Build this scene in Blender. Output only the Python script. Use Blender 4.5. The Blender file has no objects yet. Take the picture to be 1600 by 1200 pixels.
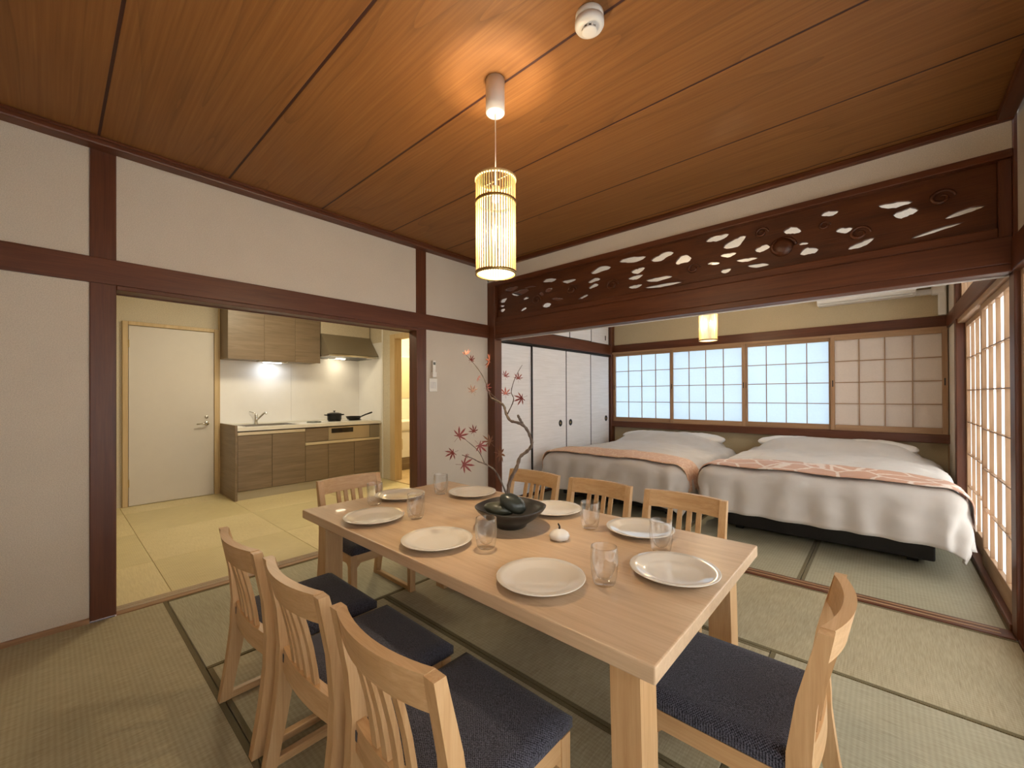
import bpy, bmesh, math, random
from mathutils import Vector, Matrix, noise
random.seed(7)
S = bpy.context.scene
COL = S.collection
PI = math.pi

# ------------------------------------------------------------------ camera, world, exposure
cam_d = bpy.data.cameras.new('camera')
cam = bpy.data.objects.new('camera', cam_d)
COL.objects.link(cam)
S.camera = cam
F_PX, CY_PX = 647.8, 615.5
yaw, pitch, roll = (math.radians(a) for a in (41.911, 0.2261, -0.2259))
fwd = Vector((-math.sin(yaw)*math.cos(pitch), math.cos(yaw)*math.cos(pitch), math.sin(pitch)))
rgt = Vector((math.cos(yaw), math.sin(yaw), 0))
upv = rgt.cross(fwd)
r2 = rgt*math.cos(roll) + upv*math.sin(roll)
u2 = -rgt*math.sin(roll) + upv*math.cos(roll)
m = Matrix((r2, u2, -fwd)).transposed().to_4x4()
m.translation = (3.0921, -3.0717, 1.1757)
cam.matrix_world = m
cam_d.sensor_width = 36.0
cam_d.lens = F_PX/1600*36
cam_d.shift_y = (CY_PX-600)/1600
cam_d.clip_start = 0.02

world = bpy.data.worlds.new('daylight')
S.world = world
world.use_nodes = True
bg = world.node_tree.nodes['Background']
bg.inputs[0].default_value = (0.93, 0.97, 1.0, 1)      # even overcast daylight
bg.inputs[1].default_value = 4.2

S.view_settings.view_transform = 'Standard'
S.view_settings.look = 'None'
S.view_settings.gamma = 1
S.view_settings.use_curve_mapping = False
S.view_settings.exposure = 0.45

LAMP = 39.0            # bulb of each paper lantern
WARM = (1.0, 0.81, 0.55)

# ------------------------------------------------------------------ materials
MATS = {}
def nt(name):
    mt = bpy.data.materials.new(name)
    mt.use_nodes = True
    t = mt.node_tree
    MATS[name] = mt
    return mt, t, t.nodes['Principled BSDF']
def N(t, typ, **kw):
    n = t.nodes.new(typ)
    for k, v in kw.items():
        setattr(n, k, v)
    return n
def lnk(t, a, b): t.links.new(a, b)
def c4(c): return (c[0], c[1], c[2], 1)
def ramp(t, fac, stops):
    r = N(t, 'ShaderNodeValToRGB')
    el = r.color_ramp.elements
    while len(el) < len(stops): el.new(0.5)
    for e, (p, c) in zip(el, stops):
        e.position = p; e.color = c4(c)
    lnk(t, fac, r.inputs[0])
    return r.outputs[0]
def coords(t, scale, rnd=True, rot=(0, 0, 0)):
    tc = N(t, 'ShaderNodeTexCoord')
    mp = N(t, 'ShaderNodeMapping')
    mp.inputs['Scale'].default_value = scale
    mp.inputs['Rotation'].default_value = rot
    src = tc.outputs['Object']
    if rnd:
        oi = N(t, 'ShaderNodeObjectInfo')
        mu = N(t, 'ShaderNodeMath', operation='MULTIPLY'); mu.inputs[1].default_value = 37.0
        lnk(t, oi.outputs['Random'], mu.inputs[0])
        va = N(t, 'ShaderNodeVectorMath', operation='ADD')
        lnk(t, src, va.inputs[0]); lnk(t, mu.outputs[0], va.inputs[1])
        src = va.outputs[0]
    lnk(t, src, mp.inputs['Vector'])
    return mp.outputs[0]
def noise_tex(t, vec, scale, detail=4, rough=.55, dist=0):
    n = N(t, 'ShaderNodeTexNoise')
    n.inputs['Scale'].default_value = scale; n.inputs['Detail'].default_value = detail
    n.inputs['Roughness'].default_value = rough; n.inputs['Distortion'].default_value = dist
    lnk(t, vec, n.inputs['Vector'])
    return n.outputs['Fac']
def bump(t, b, h, strength, dist):
    bp = N(t, 'ShaderNodeBump')
    bp.inputs['Strength'].default_value = strength; bp.inputs['Distance'].default_value = dist
    lnk(t, h, bp.inputs['Height']); lnk(t, bp.outputs[0], b.inputs['Normal'])

def plain(name, col, rough=.5, metal=0, spec=.5, coat=0):
    mt, t, b = nt(name)
    b.inputs['Base Color'].default_value = c4(col)
    b.inputs['Roughness'].default_value = rough
    b.inputs['Metallic'].default_value = metal
    b.inputs['Specular IOR Level'].default_value = spec
    b.inputs['Coat Weight'].default_value = coat
    v = coords(t, (1, 1, 1))
    f = noise_tex(t, v, 9, 3)
    c = ramp(t, f, [(.3, [x*.985 for x in col]), (.7, [min(1, x*1.01) for x in col])])
    lnk(t, c, b.inputs['Base Color'])
    return mt
def wood(name, lo, mid, hi, axis='x', scale=1.0, rough=.45, bumps=.12, stretch=14, coat=0.0):
    """long grain along one axis, built from two stretched noises"""
    mt, t, b = nt(name)
    sc = [stretch*scale]*3
    sc['xyz'.index(axis)] = 1.0*scale
    v = coords(t, sc)
    f = noise_tex(t, v, 1.6, 5, .6, .8)
    sc2 = [90*scale]*3
    sc2['xyz'.index(axis)] = 3.0*scale
    v2 = coords(t, sc2)
    g = noise_tex(t, v2, 1.5, 3, .6)
    mx = N(t, 'ShaderNodeMix', data_type='FLOAT'); mx.inputs[0].default_value = .35
    lnk(t, f, mx.inputs[2]); lnk(t, g, mx.inputs[3])
    col = ramp(t, mx.outputs[0], [(.33, lo), (.5, mid), (.68, hi)])
    lnk(t, col, b.inputs['Base Color'])
    b.inputs['Roughness'].default_value = rough
    b.inputs['Coat Weight'].default_value = coat
    bump(t, b, mx.outputs[0], bumps, .004)
    return mt
def board_wood(name, lo, mid, hi):
    """wide ceiling boards with arching growth rings running along x"""
    mt, t, b = nt(name)
    v = coords(t, (.28, 2.6, 2.6))
    w = N(t, 'ShaderNodeTexNoise'); w.inputs['Scale'].default_value = 1.1; w.inputs['Detail'].default_value = 1.5
    w.inputs['Distortion'].default_value = .4
    lnk(t, v, w.inputs['Vector'])
    mu = N(t, 'ShaderNodeMath', operation='MULTIPLY'); mu.inputs[1].default_value = 9.0
    lnk(t, w.outputs['Fac'], mu.inputs[0])
    fr = N(t, 'ShaderNodeMath', operation='FRACT'); lnk(t, mu.outputs[0], fr.inputs[0])
    pw = N(t, 'ShaderNodeMath', operation='POWER'); pw.inputs[1].default_value = 10.0
    lnk(t, fr.outputs[0], pw.inputs[0])
    v2 = coords(t, (1.5, 70, 70))
    g = noise_tex(t, v2, 1.3, 4)
    base = ramp(t, g, [(.3, lo), (.55, mid), (.75, hi)])
    mx = N(t, 'ShaderNodeMix', data_type='RGBA')
    ml = N(t, 'ShaderNodeMath', operation='MULTIPLY'); ml.inputs[1].default_value = .34
    lnk(t, pw.outputs[0], ml.inputs[0]); lnk(t, ml.outputs[0], mx.inputs[0])
    lnk(t, base, mx.inputs[6]); mx.inputs[7].default_value = c4([x*.45 for x in lo])
    lnk(t, mx.outputs[2], b.inputs['Base Color'])
    b.inputs['Roughness'].default_value = .62
    bump(t, b, g, .05, .003)
    return mt
def plaster(name, col, grain=260):
    mt, t, b = nt(name)
    v = coords(t, (1, 1, 1), False)
    f = noise_tex(t, v, grain, 3, .7)
    f2 = noise_tex(t, v, 3, 3)
    c = ramp(t, f, [(.3, [x*.80 for x in col]), (.7, [min(1, x*1.10) for x in col])])
    mx = N(t, 'ShaderNodeMix', data_type='RGBA'); mx.blend_type = 'MULTIPLY'; mx.inputs[0].default_value = 1
    lnk(t, c, mx.inputs[6])
    lnk(t, ramp(t, f2, [(.3, (.95, .95, .95)), (.7, (1, 1, 1))]), mx.inputs[7])
    lnk(t, mx.outputs[2], b.inputs['Base Color'])
    b.inputs['Roughness'].default_value = .92
    b.inputs['Specular IOR Level'].default_value = .15
    bump(t, b, f, .35, .003)
    return mt
def ribbed(name, lo, hi, axis='x', pitch_m=.016, rough=.6, depth=.5):
    """woven rush: ribs run along the given axis"""
    mt, t, b = nt(name)
    v = coords(t, (1, 1, 1), False)
    sp = N(t, 'ShaderNodeSeparateXYZ'); lnk(t, v, sp.inputs[0])
    across = sp.outputs[1] if axis == 'x' else sp.outputs[0]
    mu = N(t, 'ShaderNodeMath', operation='MULTIPLY'); mu.inputs[1].default_value = 2*PI/pitch_m
    lnk(t, across, mu.inputs[0])
    sn = N(t, 'ShaderNodeMath', operation='SINE'); lnk(t, mu.outputs[0], sn.inputs[0])
    sc = (14, 240, 1) if axis == 'y' else (240, 14, 1)
    g = noise_tex(t, coords(t, sc, True), 1.0, 3, .6)
    big = noise_tex(t, coords(t, (1, 1, 1), True), 2.2, 3)
    a = N(t, 'ShaderNodeMath', operation='MULTIPLY_ADD'); a.inputs[1].default_value = .065
    lnk(t, sn.outputs[0], a.inputs[0]); lnk(t, g, a.inputs[2])
    a2 = N(t, 'ShaderNodeMath', operation='MULTIPLY_ADD'); a2.inputs[1].default_value = .45
    lnk(t, big, a2.inputs[0]); lnk(t, a.outputs[0], a2.inputs[2])
    lnk(t, ramp(t, a2.outputs[0], [(.45, lo), (1.0, hi)]), b.inputs['Base Color'])
    b.inputs['Roughness'].default_value = rough
    b.inputs['Specular IOR Level'].default_value = .3
    bump(t, b, a.outputs[0], depth, .002)
    return mt
def weave(name, lo, hi, scale=330, rough=.9):
    mt, t, b = nt(name)
    v = coords(t, (1, 1, 1))
    sp = N(t, 'ShaderNodeSeparateXYZ'); lnk(t, v, sp.inputs[0])
    outs = []
    for ax in (0, 1):
        mu = N(t, 'ShaderNodeMath', operation='MULTIPLY'); mu.inputs[1].default_value = 2*PI/.0065
        lnk(t, sp.outputs[ax], mu.inputs[0])
        sn = N(t, 'ShaderNodeMath', operation='SINE'); lnk(t, mu.outputs[0], sn.inputs[0])
        outs.append(sn.outputs[0])
    pr = N(t, 'ShaderNodeMath', operation='MULTIPLY'); lnk(t, outs[0], pr.inputs[0]); lnk(t, outs[1], pr.inputs[1])
    f = noise_tex(t, v, scale, 2, .7)
    ad = N(t, 'ShaderNodeMath', operation='MULTIPLY_ADD'); ad.inputs[1].default_value = .16
    lnk(t, pr.outputs[0], ad.inputs[0]); lnk(t, f, ad.inputs[2])
    lnk(t, ramp(t, ad.outputs[0], [(.35, lo), (.72, hi)]), b.inputs['Base Color'])
    b.inputs['Roughness'].default_value = rough
    b.inputs['Specular IOR Level'].default_value = .2
    b.inputs['Sheen Weight'].default_value = .15
    bump(t, b, ad.outputs[0], .6, .003)
    return mt
def cloth(name, col, rough=.9):
    mt, t, b = nt(name)
    v = coords(t, (1, 1, 1))
    f = noise_tex(t, v, 6, 4, .6)
    lnk(t, ramp(t, f, [(.3, [x*.93 for x in col]), (.7, col)]), b.inputs['Base Color'])
    b.inputs['Roughness'].default_value = rough
    b.inputs['Sheen Weight'].default_value = .2
    g = noise_tex(t, v, 700, 2)
    bump(t, b, g, .15, .001)
    return mt
def paper(name, col, trans=.75):
    """shoji paper: lets daylight through"""
    mt, t, b = nt(name)
    t.nodes.remove(b)
    out = t.nodes['Material Output']
    f = noise_tex(t, coords(t, (60, 60, 60)), 1, 3)
    c = ramp(t, f, [(.3, [x*.96 for x in col]), (.7, col)])
    d = N(t, 'ShaderNodeBsdfDiffuse'); tr = N(t, 'ShaderNodeBsdfTranslucent')
    lnk(t, c, d.inputs[0]); lnk(t, c, tr.inputs[0])
    mx = N(t, 'ShaderNodeMixShader'); mx.inputs[0].default_value = trans
    lnk(t, d.outputs[0], mx.inputs[1]); lnk(t, tr.outputs[0], mx.inputs[2])
    lnk(t, mx.outputs[0], out.inputs[0])
    return mt
def emit(name, col, strength):
    mt, t, b = nt(name)
    b.inputs['Base Color'].default_value = c4(col)
    f = noise_tex(t, coords(t, (8, 8, 8)), 2, 2)
    lnk(t, ramp(t, f, [(.2, [x*.95 for x in col]), (.8, col)]), b.inputs['Emission Color'])
    b.inputs['Emission Strength'].default_value = strength
    b.inputs['Roughness'].default_value = .8
    return mt
def thin_glass(name, tint=(1, 1, 1), rough=0.0):
    mt, t, b = nt(name)
    t.nodes.remove(b)
    out = t.nodes['Material Output']
    tr = N(t, 'ShaderNodeBsdfTransparent'); tr.inputs[0].default_value = c4([x*.985 for x in tint])
    gl = N(t, 'ShaderNodeBsdfGlossy'); gl.inputs['Roughness'].default_value = rough
    lw = N(t, 'ShaderNodeLayerWeight'); lw.inputs[0].default_value = .5
    fp = N(t, 'ShaderNodeMath', operation='POWER'); fp.inputs[1].default_value = 2.4
    lnk(t, lw.outputs['Facing'], fp.inputs[0])
    fr = N(t, 'ShaderNodeMath', operation='MULTIPLY_ADD'); fr.inputs[1].default_value = .85; fr.inputs[2].default_value = .06
    lnk(t, fp.outputs[0], fr.inputs[0])
    bp = N(t, 'ShaderNodeBump'); bp.inputs['Strength'].default_value = .03
    lnk(t, noise_tex(t, coords(t, (30, 30, 30)), 1, 2), bp.inputs['Height'])
    lnk(t, bp.outputs[0], gl.inputs['Normal'])
    mx = N(t, 'ShaderNodeMixShader')
    lnk(t, fr.outputs[0], mx.inputs[0]); lnk(t, tr.outputs[0], mx.inputs[1]); lnk(t, gl.outputs[0], mx.inputs[2])
    lnk(t, mx.outputs[0], out.inputs[0])
    return mt
def brocade(name, base, line, scale):
    mt, t, b = nt(name)
    v = coords(t, (1, 1, 1))
    vo = N(t, 'ShaderNodeTexVoronoi', feature='DISTANCE_TO_EDGE'); vo.inputs['Scale'].default_value = scale
    lnk(t, v, vo.inputs['Vector'])
    f = noise_tex(t, v, 30, 3)
    ms = N(t, 'ShaderNodeMath', operation='MULTIPLY_ADD'); ms.inputs[1].default_value = .12
    lnk(t, f, ms.inputs[0]); lnk(t, vo.outputs[0], ms.inputs[2])
    lnk(t, ramp(t, ms.outputs[0], [(.06, line), (.095, line), (.12, base)]), b.inputs['Base Color'])
    b.inputs['Roughness'].default_value = .55
    bump(t, b, f, .3, .003)
    return mt

REDWOOD = ((.070, .018, .005), (.104, .028, .009), (.142, .043, .015))
for ax in 'xyz':
    wood('timber_'+ax, *REDWOOD, axis=ax, rough=.42, bumps=.08)
    wood('cedar_'+ax, (.27, .15, .075), (.34, .20, .105), (.41, .255, .145), axis=ax, rough=.5, bumps=.06)
    wood('oak_'+ax, (.47, .272, .12), (.55, .34, .165), (.63, .41, .22), axis=ax, rough=.42, bumps=.08, scale=1.5)
    wood('laminate_'+ax, (.175, .125, .08), (.225, .163, .106), (.275, .205, .14), axis=ax, rough=.4, bumps=.04, scale=1.2)
    wood('bamboo_'+ax, (.62, .42, .18), (.74, .54, .27), (.82, .64, .36), axis=ax, rough=.4, bumps=.03)
wood('table_oak', (.52, .36, .22), (.60, .43, .275), (.67, .495, .33), axis='x', rough=.36, bumps=.06, scale=1.1, coat=.1)
wood('pale_casing', (.52, .37, .19), (.60, .44, .24), (.66, .50, .29), axis='z', rough=.5, bumps=.05)
wood('bark', (.055, .038, .028), (.12, .085, .065), (.21, .17, .14), axis='z', rough=.9, bumps=.8, scale=6)
wood('carved', (.050, .013, .004), (.088, .024, .007), (.13, .040, .012), axis='x', rough=.4, bumps=.5, stretch=6)
board_wood('ceiling_board', (.205, .079, .017), (.245, .099, .023), (.285, .121, .030))
wood('pale_plank', (.48, .34, .18), (.56, .41, .23), (.62, .47, .28), axis='x', rough=.45, bumps=.04)
plaster('plaster', (.67, .595, .505))
plaster('plaster_gold', (.56, .46, .30))
plaster('plaster_white', (.80, .76, .70), 120)
plaster('kitchen_paper', (.68, .60, .46), 120)
ribbed('tatami_x', (.30, .255, .155), (.475, .42, .285), 'x')
ribbed('tatami_y', (.30, .275, .185), (.47, .445, .325), 'y')  # same rush laid crosswise: cool daylight and sheen put into a greyer colour
ribbed('mat_x', (.56, .47, .25), (.72, .62, .36), 'x', .012, .45, .2)
ribbed('mat_y', (.60, .50, .27), (.78, .67, .41), 'y', .012, .45, .2)  # turned mats: the sheen of the weave is painted in as a lighter tone
weave('edge_band', (.11, .085, .035), (.18, .145, .065))
weave('navy_weave', (.004, .004, .009), (.125, .125, .165))
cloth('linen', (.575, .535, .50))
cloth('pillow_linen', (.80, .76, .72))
plain('black_board', (.012, .011, .011), .6)
plain('lacquer', (.012, .010, .010), .3)
plain('ceramic', (.76, .71, .63), .12, coat=.5)
plain('matte_white', (.74, .72, .69), .4)
plain('white_plastic', (.80, .77, .72), .35)
plain('door_white', (.68, .63, .57), .5)
plain('bowl_glaze', (.030, .028, .027), .38)
plain('stone', (.045, .052, .045), .28)
plain('stone_pale', (.085, .09, .065), .32)
plain('steel', (.62, .61, .58), .25, 1)
plain('dark_metal', (.02, .02, .02), .35, .6)
plain('black_glass', (.012, .008, .008), .08)
plain('panel_white', (.90, .88, .86), .22)
plain('counter', (.82, .79, .72), .2)
plain('hood_paint', (.27, .225, .16), .35, .3)
plain('grill_front', (.48, .40, .29), .35, .5)
plain('kick_grey', (.45, .40, .30), .5)
plain('strip', (.72, .62, .46), .35, .3)
plain('leaf_red', (.20, .026, .020), .5)
plain('leaf_pink', (.62, .22, .15), .5)
plain('leaf_brown', (.25, .12, .07), .5)
plain('brass', (.42, .30, .12), .35, 1)
plain('grey_rubber', (.16, .17, .15), .6)
plain('backing_dark', (.03, .014, .008), .8)
plain('batten_red', (.040, .008, .004), .6)
brocade('brocade_pink', (.60, .36, .26), (.80, .68, .60), 5)
brocade('brocade_peach', (.70, .43, .28), (.80, .58, .40), 16)
paper('shoji_bluelit', (.585, .66, .72), .57)  # bluish, dimmer light outdoors is put into this paper's tint
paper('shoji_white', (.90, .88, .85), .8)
paper('shoji_plain', (.78, .69, .62), .2)  # same window paper left unlit: its shade is put into the beige
def lamp_paper(name, col, strength, clear):
    """thin glowing lantern paper: passes most of the bulb's light and glows itself"""
    mt, t, b = nt(name)
    t.nodes.remove(b)
    out = t.nodes['Material Output']
    em = N(t, 'ShaderNodeEmission'); em.inputs[1].default_value = strength
    f = noise_tex(t, coords(t, (30, 30, 30)), 2, 2)
    lnk(t, ramp(t, f, [(.2, [x*.95 for x in col]), (.8, col)]), em.inputs[0])
    tr = N(t, 'ShaderNodeBsdfTransparent'); tr.inputs[0].default_value = (1, .97, .92, 1)
    mx = N(t, 'ShaderNodeMixShader'); mx.inputs[0].default_value = clear
    lnk(t, em.outputs[0], mx.inputs[1]); lnk(t, tr.outputs[0], mx.inputs[2]); lnk(t, mx.outputs[0], out.inputs[0])
lamp_paper('lamp_paper', (1.0, .92, .64), 1.7, .74)
lamp_paper('lamp_bottom', (1.0, .94, .78), 2.4, .74)
emit('strip_light', (.86, .94, 1.0), 30)
emit('hood_light', (1.0, .86, .60), 40)
emit('round_lamp', (1.0, .87, .60), 33)
emit('wash_lamp', (1.0, .80, .42), 120)
thin_glass('thin_glass')
plain('mirror', (.85, .80, .62), .03, 1)

# ------------------------------------------------------------------ mesh helpers
def mat(x): return MATS[x] if isinstance(x, str) else x
def link(name, me, material, parent=None, smooth=False):
    o = bpy.data.objects.new(name, me)
    COL.objects.link(o)
    if material is not None: me.materials.append(mat(material))
    if smooth: me.shade_smooth()
    if parent is not None:
        o.parent = parent
        o.matrix_parent_inverse = base_of(parent).inverted()
    return o
def base_of(p):
    mtx = p.matrix_basis.copy()
    if p.parent is not None:
        mtx = base_of(p.parent) @ p.matrix_parent_inverse @ mtx
    return mtx
def from_bm(name, bm, material, parent=None, smooth=False):
    bmesh.ops.recalc_face_normals(bm, faces=bm.faces)
    me = bpy.data.meshes.new(name)
    bm.to_mesh(me); bm.free()
    return link(name, me, material, parent, smooth)
def add_box(bm, x0, x1, y0, y1, z0, z1, bevel=0.0):
    tmp = bmesh.new()
    bmesh.ops.create_cube(tmp, size=1.0)
    for v in tmp.verts:
        v.co = Vector(((x0+x1)/2 + v.co.x*(x1-x0), (y0+y1)/2 + v.co.y*(y1-y0), (z0+z1)/2 + v.co.z*(z1-z0)))
    if bevel > 0:
        bevel = min(bevel, .45*min(abs(x1-x0), abs(y1-y0), abs(z1-z0)))
        bmesh.ops.bevel(tmp, geom=tmp.edges[:], offset=bevel, segments=1 if bevel < .004 else 2, affect='EDGES', profile=.5)
    me = bpy.data.meshes.new('t'); tmp.to_mesh(me); tmp.free()
    bm.from_mesh(me); bpy.data.meshes.remove(me)
def box(name, x0, x1, y0, y1, z0, z1, material, parent=None, bevel=.003):
    bm = bmesh.new()
    add_box(bm, x0, x1, y0, y1, z0, z1, bevel)
    return from_bm(name, bm, material, parent)
def prism(bm, pts, axis, a, b):
    """polygon pts (2D) extruded along axis from a to b. axis x: pts=(y,z); y: pts=(x,z); z: pts=(x,y)"""
    def mk(p, c):
        return Vector((c, p[0], p[1])) if axis == 'x' else Vector((p[0], c, p[1])) if axis == 'y' else Vector((p[0], p[1], c))
    lo = [bm.verts.new(mk(p, a)) for p in pts]
    hi = [bm.verts.new(mk(p, b)) for p in pts]
    n = len(pts)
    bm.faces.new(lo); bm.faces.new(hi[::-1])
    for i in range(n):
        bm.faces.new((lo[i], hi[i], hi[(i+1) % n], lo[(i+1) % n]))
def lathe(bm, prof, seg=32, cx=0, cy=0, cap=False):
    rings = []
    for r, z in prof:
        if r < 1e-5:
            rings.append([bm.verts.new((cx, cy, z))])
        else:
            rings.append([bm.verts.new((cx+r*math.cos(2*PI*i/seg), cy+r*math.sin(2*PI*i/seg), z)) for i in range(seg)])
    for A, B in zip(rings, rings[1:]):
        for i in range(seg):
            j = (i+1) % seg
            if len(A) == 1 and len(B) == 1: continue
            if len(A) == 1: bm.faces.new((A[0], B[i], B[j]))
            elif len(B) == 1: bm.faces.new((A[i], A[j], B[0]))
            else: bm.faces.new((A[i], A[j], B[j], B[i]))
    if cap:
        if len(rings[0]) > 1: bm.faces.new(rings[0][::-1])
        if len(rings[-1]) > 1: bm.faces.new(rings[-1])
def tube(bm, pts, radii, seg=8):
    pts = [Vector(p) for p in pts]
    if not isinstance(radii, (list, tuple)): radii = [radii]*len(pts)
    rings = []
    ref = Vector((0.3, 0.5, 0.8)).normalized()
    for i, p in enumerate(pts):
        d = (pts[min(i+1, len(pts)-1)] - pts[max(i-1, 0)]).normalized()
        u = d.cross(ref)
        if u.length < 1e-3: u = d.cross(Vector((1, 0, 0)))
        u.normalize(); w = d.cross(u)
        rings.append([bm.verts.new(p + (u*math.cos(2*PI*k/seg) + w*math.sin(2*PI*k/seg))*radii[i]) for k in range(seg)])
    for A, B in zip(rings, rings[1:]):
        for k in range(seg):
            bm.faces.new((A[k], A[(k+1) % seg], B[(k+1) % seg], B[k]))
    bm.faces.new(rings[0][::-1]); bm.faces.new(rings[-1])
def smooth_pts(pts, n=4):
    """Catmull-Rom"""
    P = [Vector(p) for p in pts]
    out = []
    for i in range(len(P)-1):
        p0, p1, p2, p3 = P[max(i-1, 0)], P[i], P[i+1], P[min(i+2, len(P)-1)]
        for k in range(n):
            s = k/n
            out.append(.5*((2*p1)+(p2-p0)*s+(2*p0-5*p1+4*p2-p3)*s*s+(3*p1-p0-3*p2+p3)*s**3))
    out.append(P[-1])
    return out
def thing(name, label, cat, loc=(0, 0, 0), rz=0, group=None):
    o = bpy.data.objects.new(name, None)
    COL.objects.link(o)
    o.location = loc; o.rotation_euler = (0, 0, rz)
    o.empty_display_size = .05
    o['label'] = label; o['category'] = cat
    if group: o['group'] = group
    return o
def tag(o, label, cat, group=None):
    o['label'] = label; o['category'] = cat
    if group: o['group'] = group
    return o
def struct(o, label=None):
    o['kind'] = 'structure'
    if label: o['label'] = label
    return o
def sroot(name, label=None, loc=(0, 0, 0)):
    o = bpy.data.objects.new(name, None); COL.objects.link(o); o.location = loc
    o['kind'] = 'structure'
    if label: o['label'] = label
    return o
def local(o, parent):
    """child whose mesh is already in the parent's own coordinates"""
    o.parent = parent
    o.matrix_parent_inverse = Matrix.Identity(4)
    return o
def lbox(name, x0, x1, y0, y1, z0, z1, material, parent, bevel=.003):
    return local(box(name, x0, x1, y0, y1, z0, z1, material, None, bevel), parent)
def lbm(name, bm, material, parent, smooth=False):
    return local(from_bm(name, bm, material, None, smooth), parent)
def copy_tree(o, parent=None):
    c = o.copy(); COL.objects.link(c)
    if parent is not None: c.parent = parent
    for ch in o.children: copy_tree(ch, c)
    return c

XR = 3.56          # right wall plane
YF = -3.52         # wall behind the camera
YB = 2.72          # bedroom window wall
ZC = 2.52          # ceiling boards
ZM = 2.48          # underside of the ceiling moulding
ZL = 1.762         # lintel underside

# ------------------------------------------------------------------ floors
floor = struct(box('floor', -.02, XR+.08, YF-.1, 0.0, -.12, -.052, 'backing_dark', None, 0), 'tatami floor of the dining room')
def tatami(x0, x1, y0, y1, along, parent):
    g = .0015
    mt = box('tatami_mat', x0+g, x1-g, y0+g, y1-g, -.05, 0, 'tatami_'+along, parent, .003)
    w = .021
    if along == 'x':
        box('edge_band', x0+g, x1-g, y0+g, y0+w, -.02, .0012, 'edge_band', mt, .001)
        box('edge_band', x0+g, x1-g, y1-w, y1-g, -.02, .0012, 'edge_band', mt, .001)
    else:
        box('edge_band', x0+g, x0+w, y0+g, y1-g, -.02, .0012, 'edge_band', mt, .001)
        box('edge_band', x1-w, x1-g, y0+g, y1-g, -.02, .0012, 'edge_band', mt, .001)
xs = (.012, .912, 1.80, 2.70, XR); ys = (-3.5, -2.62, -1.755, -.862, -.005)
for a in (dict(x0=xs[0], x1=xs[1], y0=ys[1], y1=ys[3], along='y'), dict(x0=xs[3], x1=xs[4], y0=ys[1], y1=ys[3], along='y'),
          dict(x0=xs[1], x1=xs[3], y0=ys[1], y1=ys[2], along='x'), dict(x0=xs[1], x1=xs[3], y0=ys[2], y1=ys[3], along='x'),
          dict(x0=xs[0], x1=xs[2], y0=ys[3], y1=ys[4], along='x'), dict(x0=xs[2], x1=xs[4], y0=ys[3], y1=ys[4], along='x'),
          dict(x0=xs[0], x1=xs[2], y0=ys[0], y1=ys[1], along='x'), dict(x0=xs[2], x1=xs[4], y0=ys[0], y1=ys[1], along='x')):
    tatami(parent=floor, **a)
bfloor = struct(box('floor', -.02, XR+.08, 0.0, YB+.1, -.12, -.052, 'backing_dark', None, 0), 'tatami floor of the bedroom')
for a in ((0, .9, .1, 1.87, 'y'), (.9, 1.79, .1, 1.87, 'y'), (1.79, 2.69, .1, 1.87, 'y'), (2.69, XR, .1, 1.87, 'y'), (0, 1.79, 1.87, YB, 'x'), (1.79, XR, 1.87, YB, 'x')):
    tatami(*a, bfloor)
kfloor = struct(box('floor', -3.1, -.1, -3.2, 1.4, -.06, -.012, 'backing_dark', None, 0), 'yellow square mats of the kitchen floor')
gx = (-.10, -.81, -1.69, -2.57, -2.97); gy = (-3.2, -2.58, -1.70, -.82, .12)
for i in range(4):
    for j in range(4):
        box('floor_mat', gx[i+1]+.001, gx[i]-.001, gy[j]+.001, gy[j+1]-.001, -.012, 0, 'mat_x' if (i+j) % 2 else 'mat_y', kfloor, .002)

# ------------------------------------------------------------------ ceilings
ceil = struct(box('ceiling', 0, XR, YF, 0, ZC+.02, ZC+.06, 'backing_dark', None, 0), 'cedar board ceiling of the dining room')
jo = (0.0, -.07, -.640, -1.208, -1.768, -2.335, -2.905, -3.47, YF)
for a, b in zip(jo, jo[1:]):
    box('ceiling_board', .0, XR, b+.0055, a-.0055, ZC, ZC+.02, 'ceiling_board', ceil, .0015)
for yj in jo[1:-1]:
    box('ceiling_batten', .0, XR, yj-.0055, yj+.0055, ZC+.0015, ZC+.02, 'batten_red', ceil, 0)
def moulding(n, label, x0, x1, y0, y1, z0, z1, axis):
    return struct(box('trim_%d' % n, x0, x1, y0, y1, z0, z1, 'timber_'+axis, None, .008), label)
moulding(1, 'ceiling moulding along the left wall', 0, .085, YF, 0, ZM, ZC, 'y')
box('moulding_step', .085, .10, YF, 0, ZC-.014, ZC, 'timber_y', bpy.data.objects['trim_1'], .002)
moulding(2, 'ceiling moulding over the transom', .1, XR, -.035, .0, ZM, ZC, 'x')
moulding(3, 'ceiling moulding along the right wall', XR-.06, XR, YF, -.04, ZM, ZC, 'y')
struct(box('ceiling', -.1, XR+.1, .1, YB+.1, 2.50, 2.54, 'plaster_white', None, 0), 'white ceiling of the bedroom')
struct(box('ceiling', -3.1, -.1, -3.2, .2, 2.40, 2.44, 'plaster_white', None, 0), 'white ceiling of the kitchen')

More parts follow.
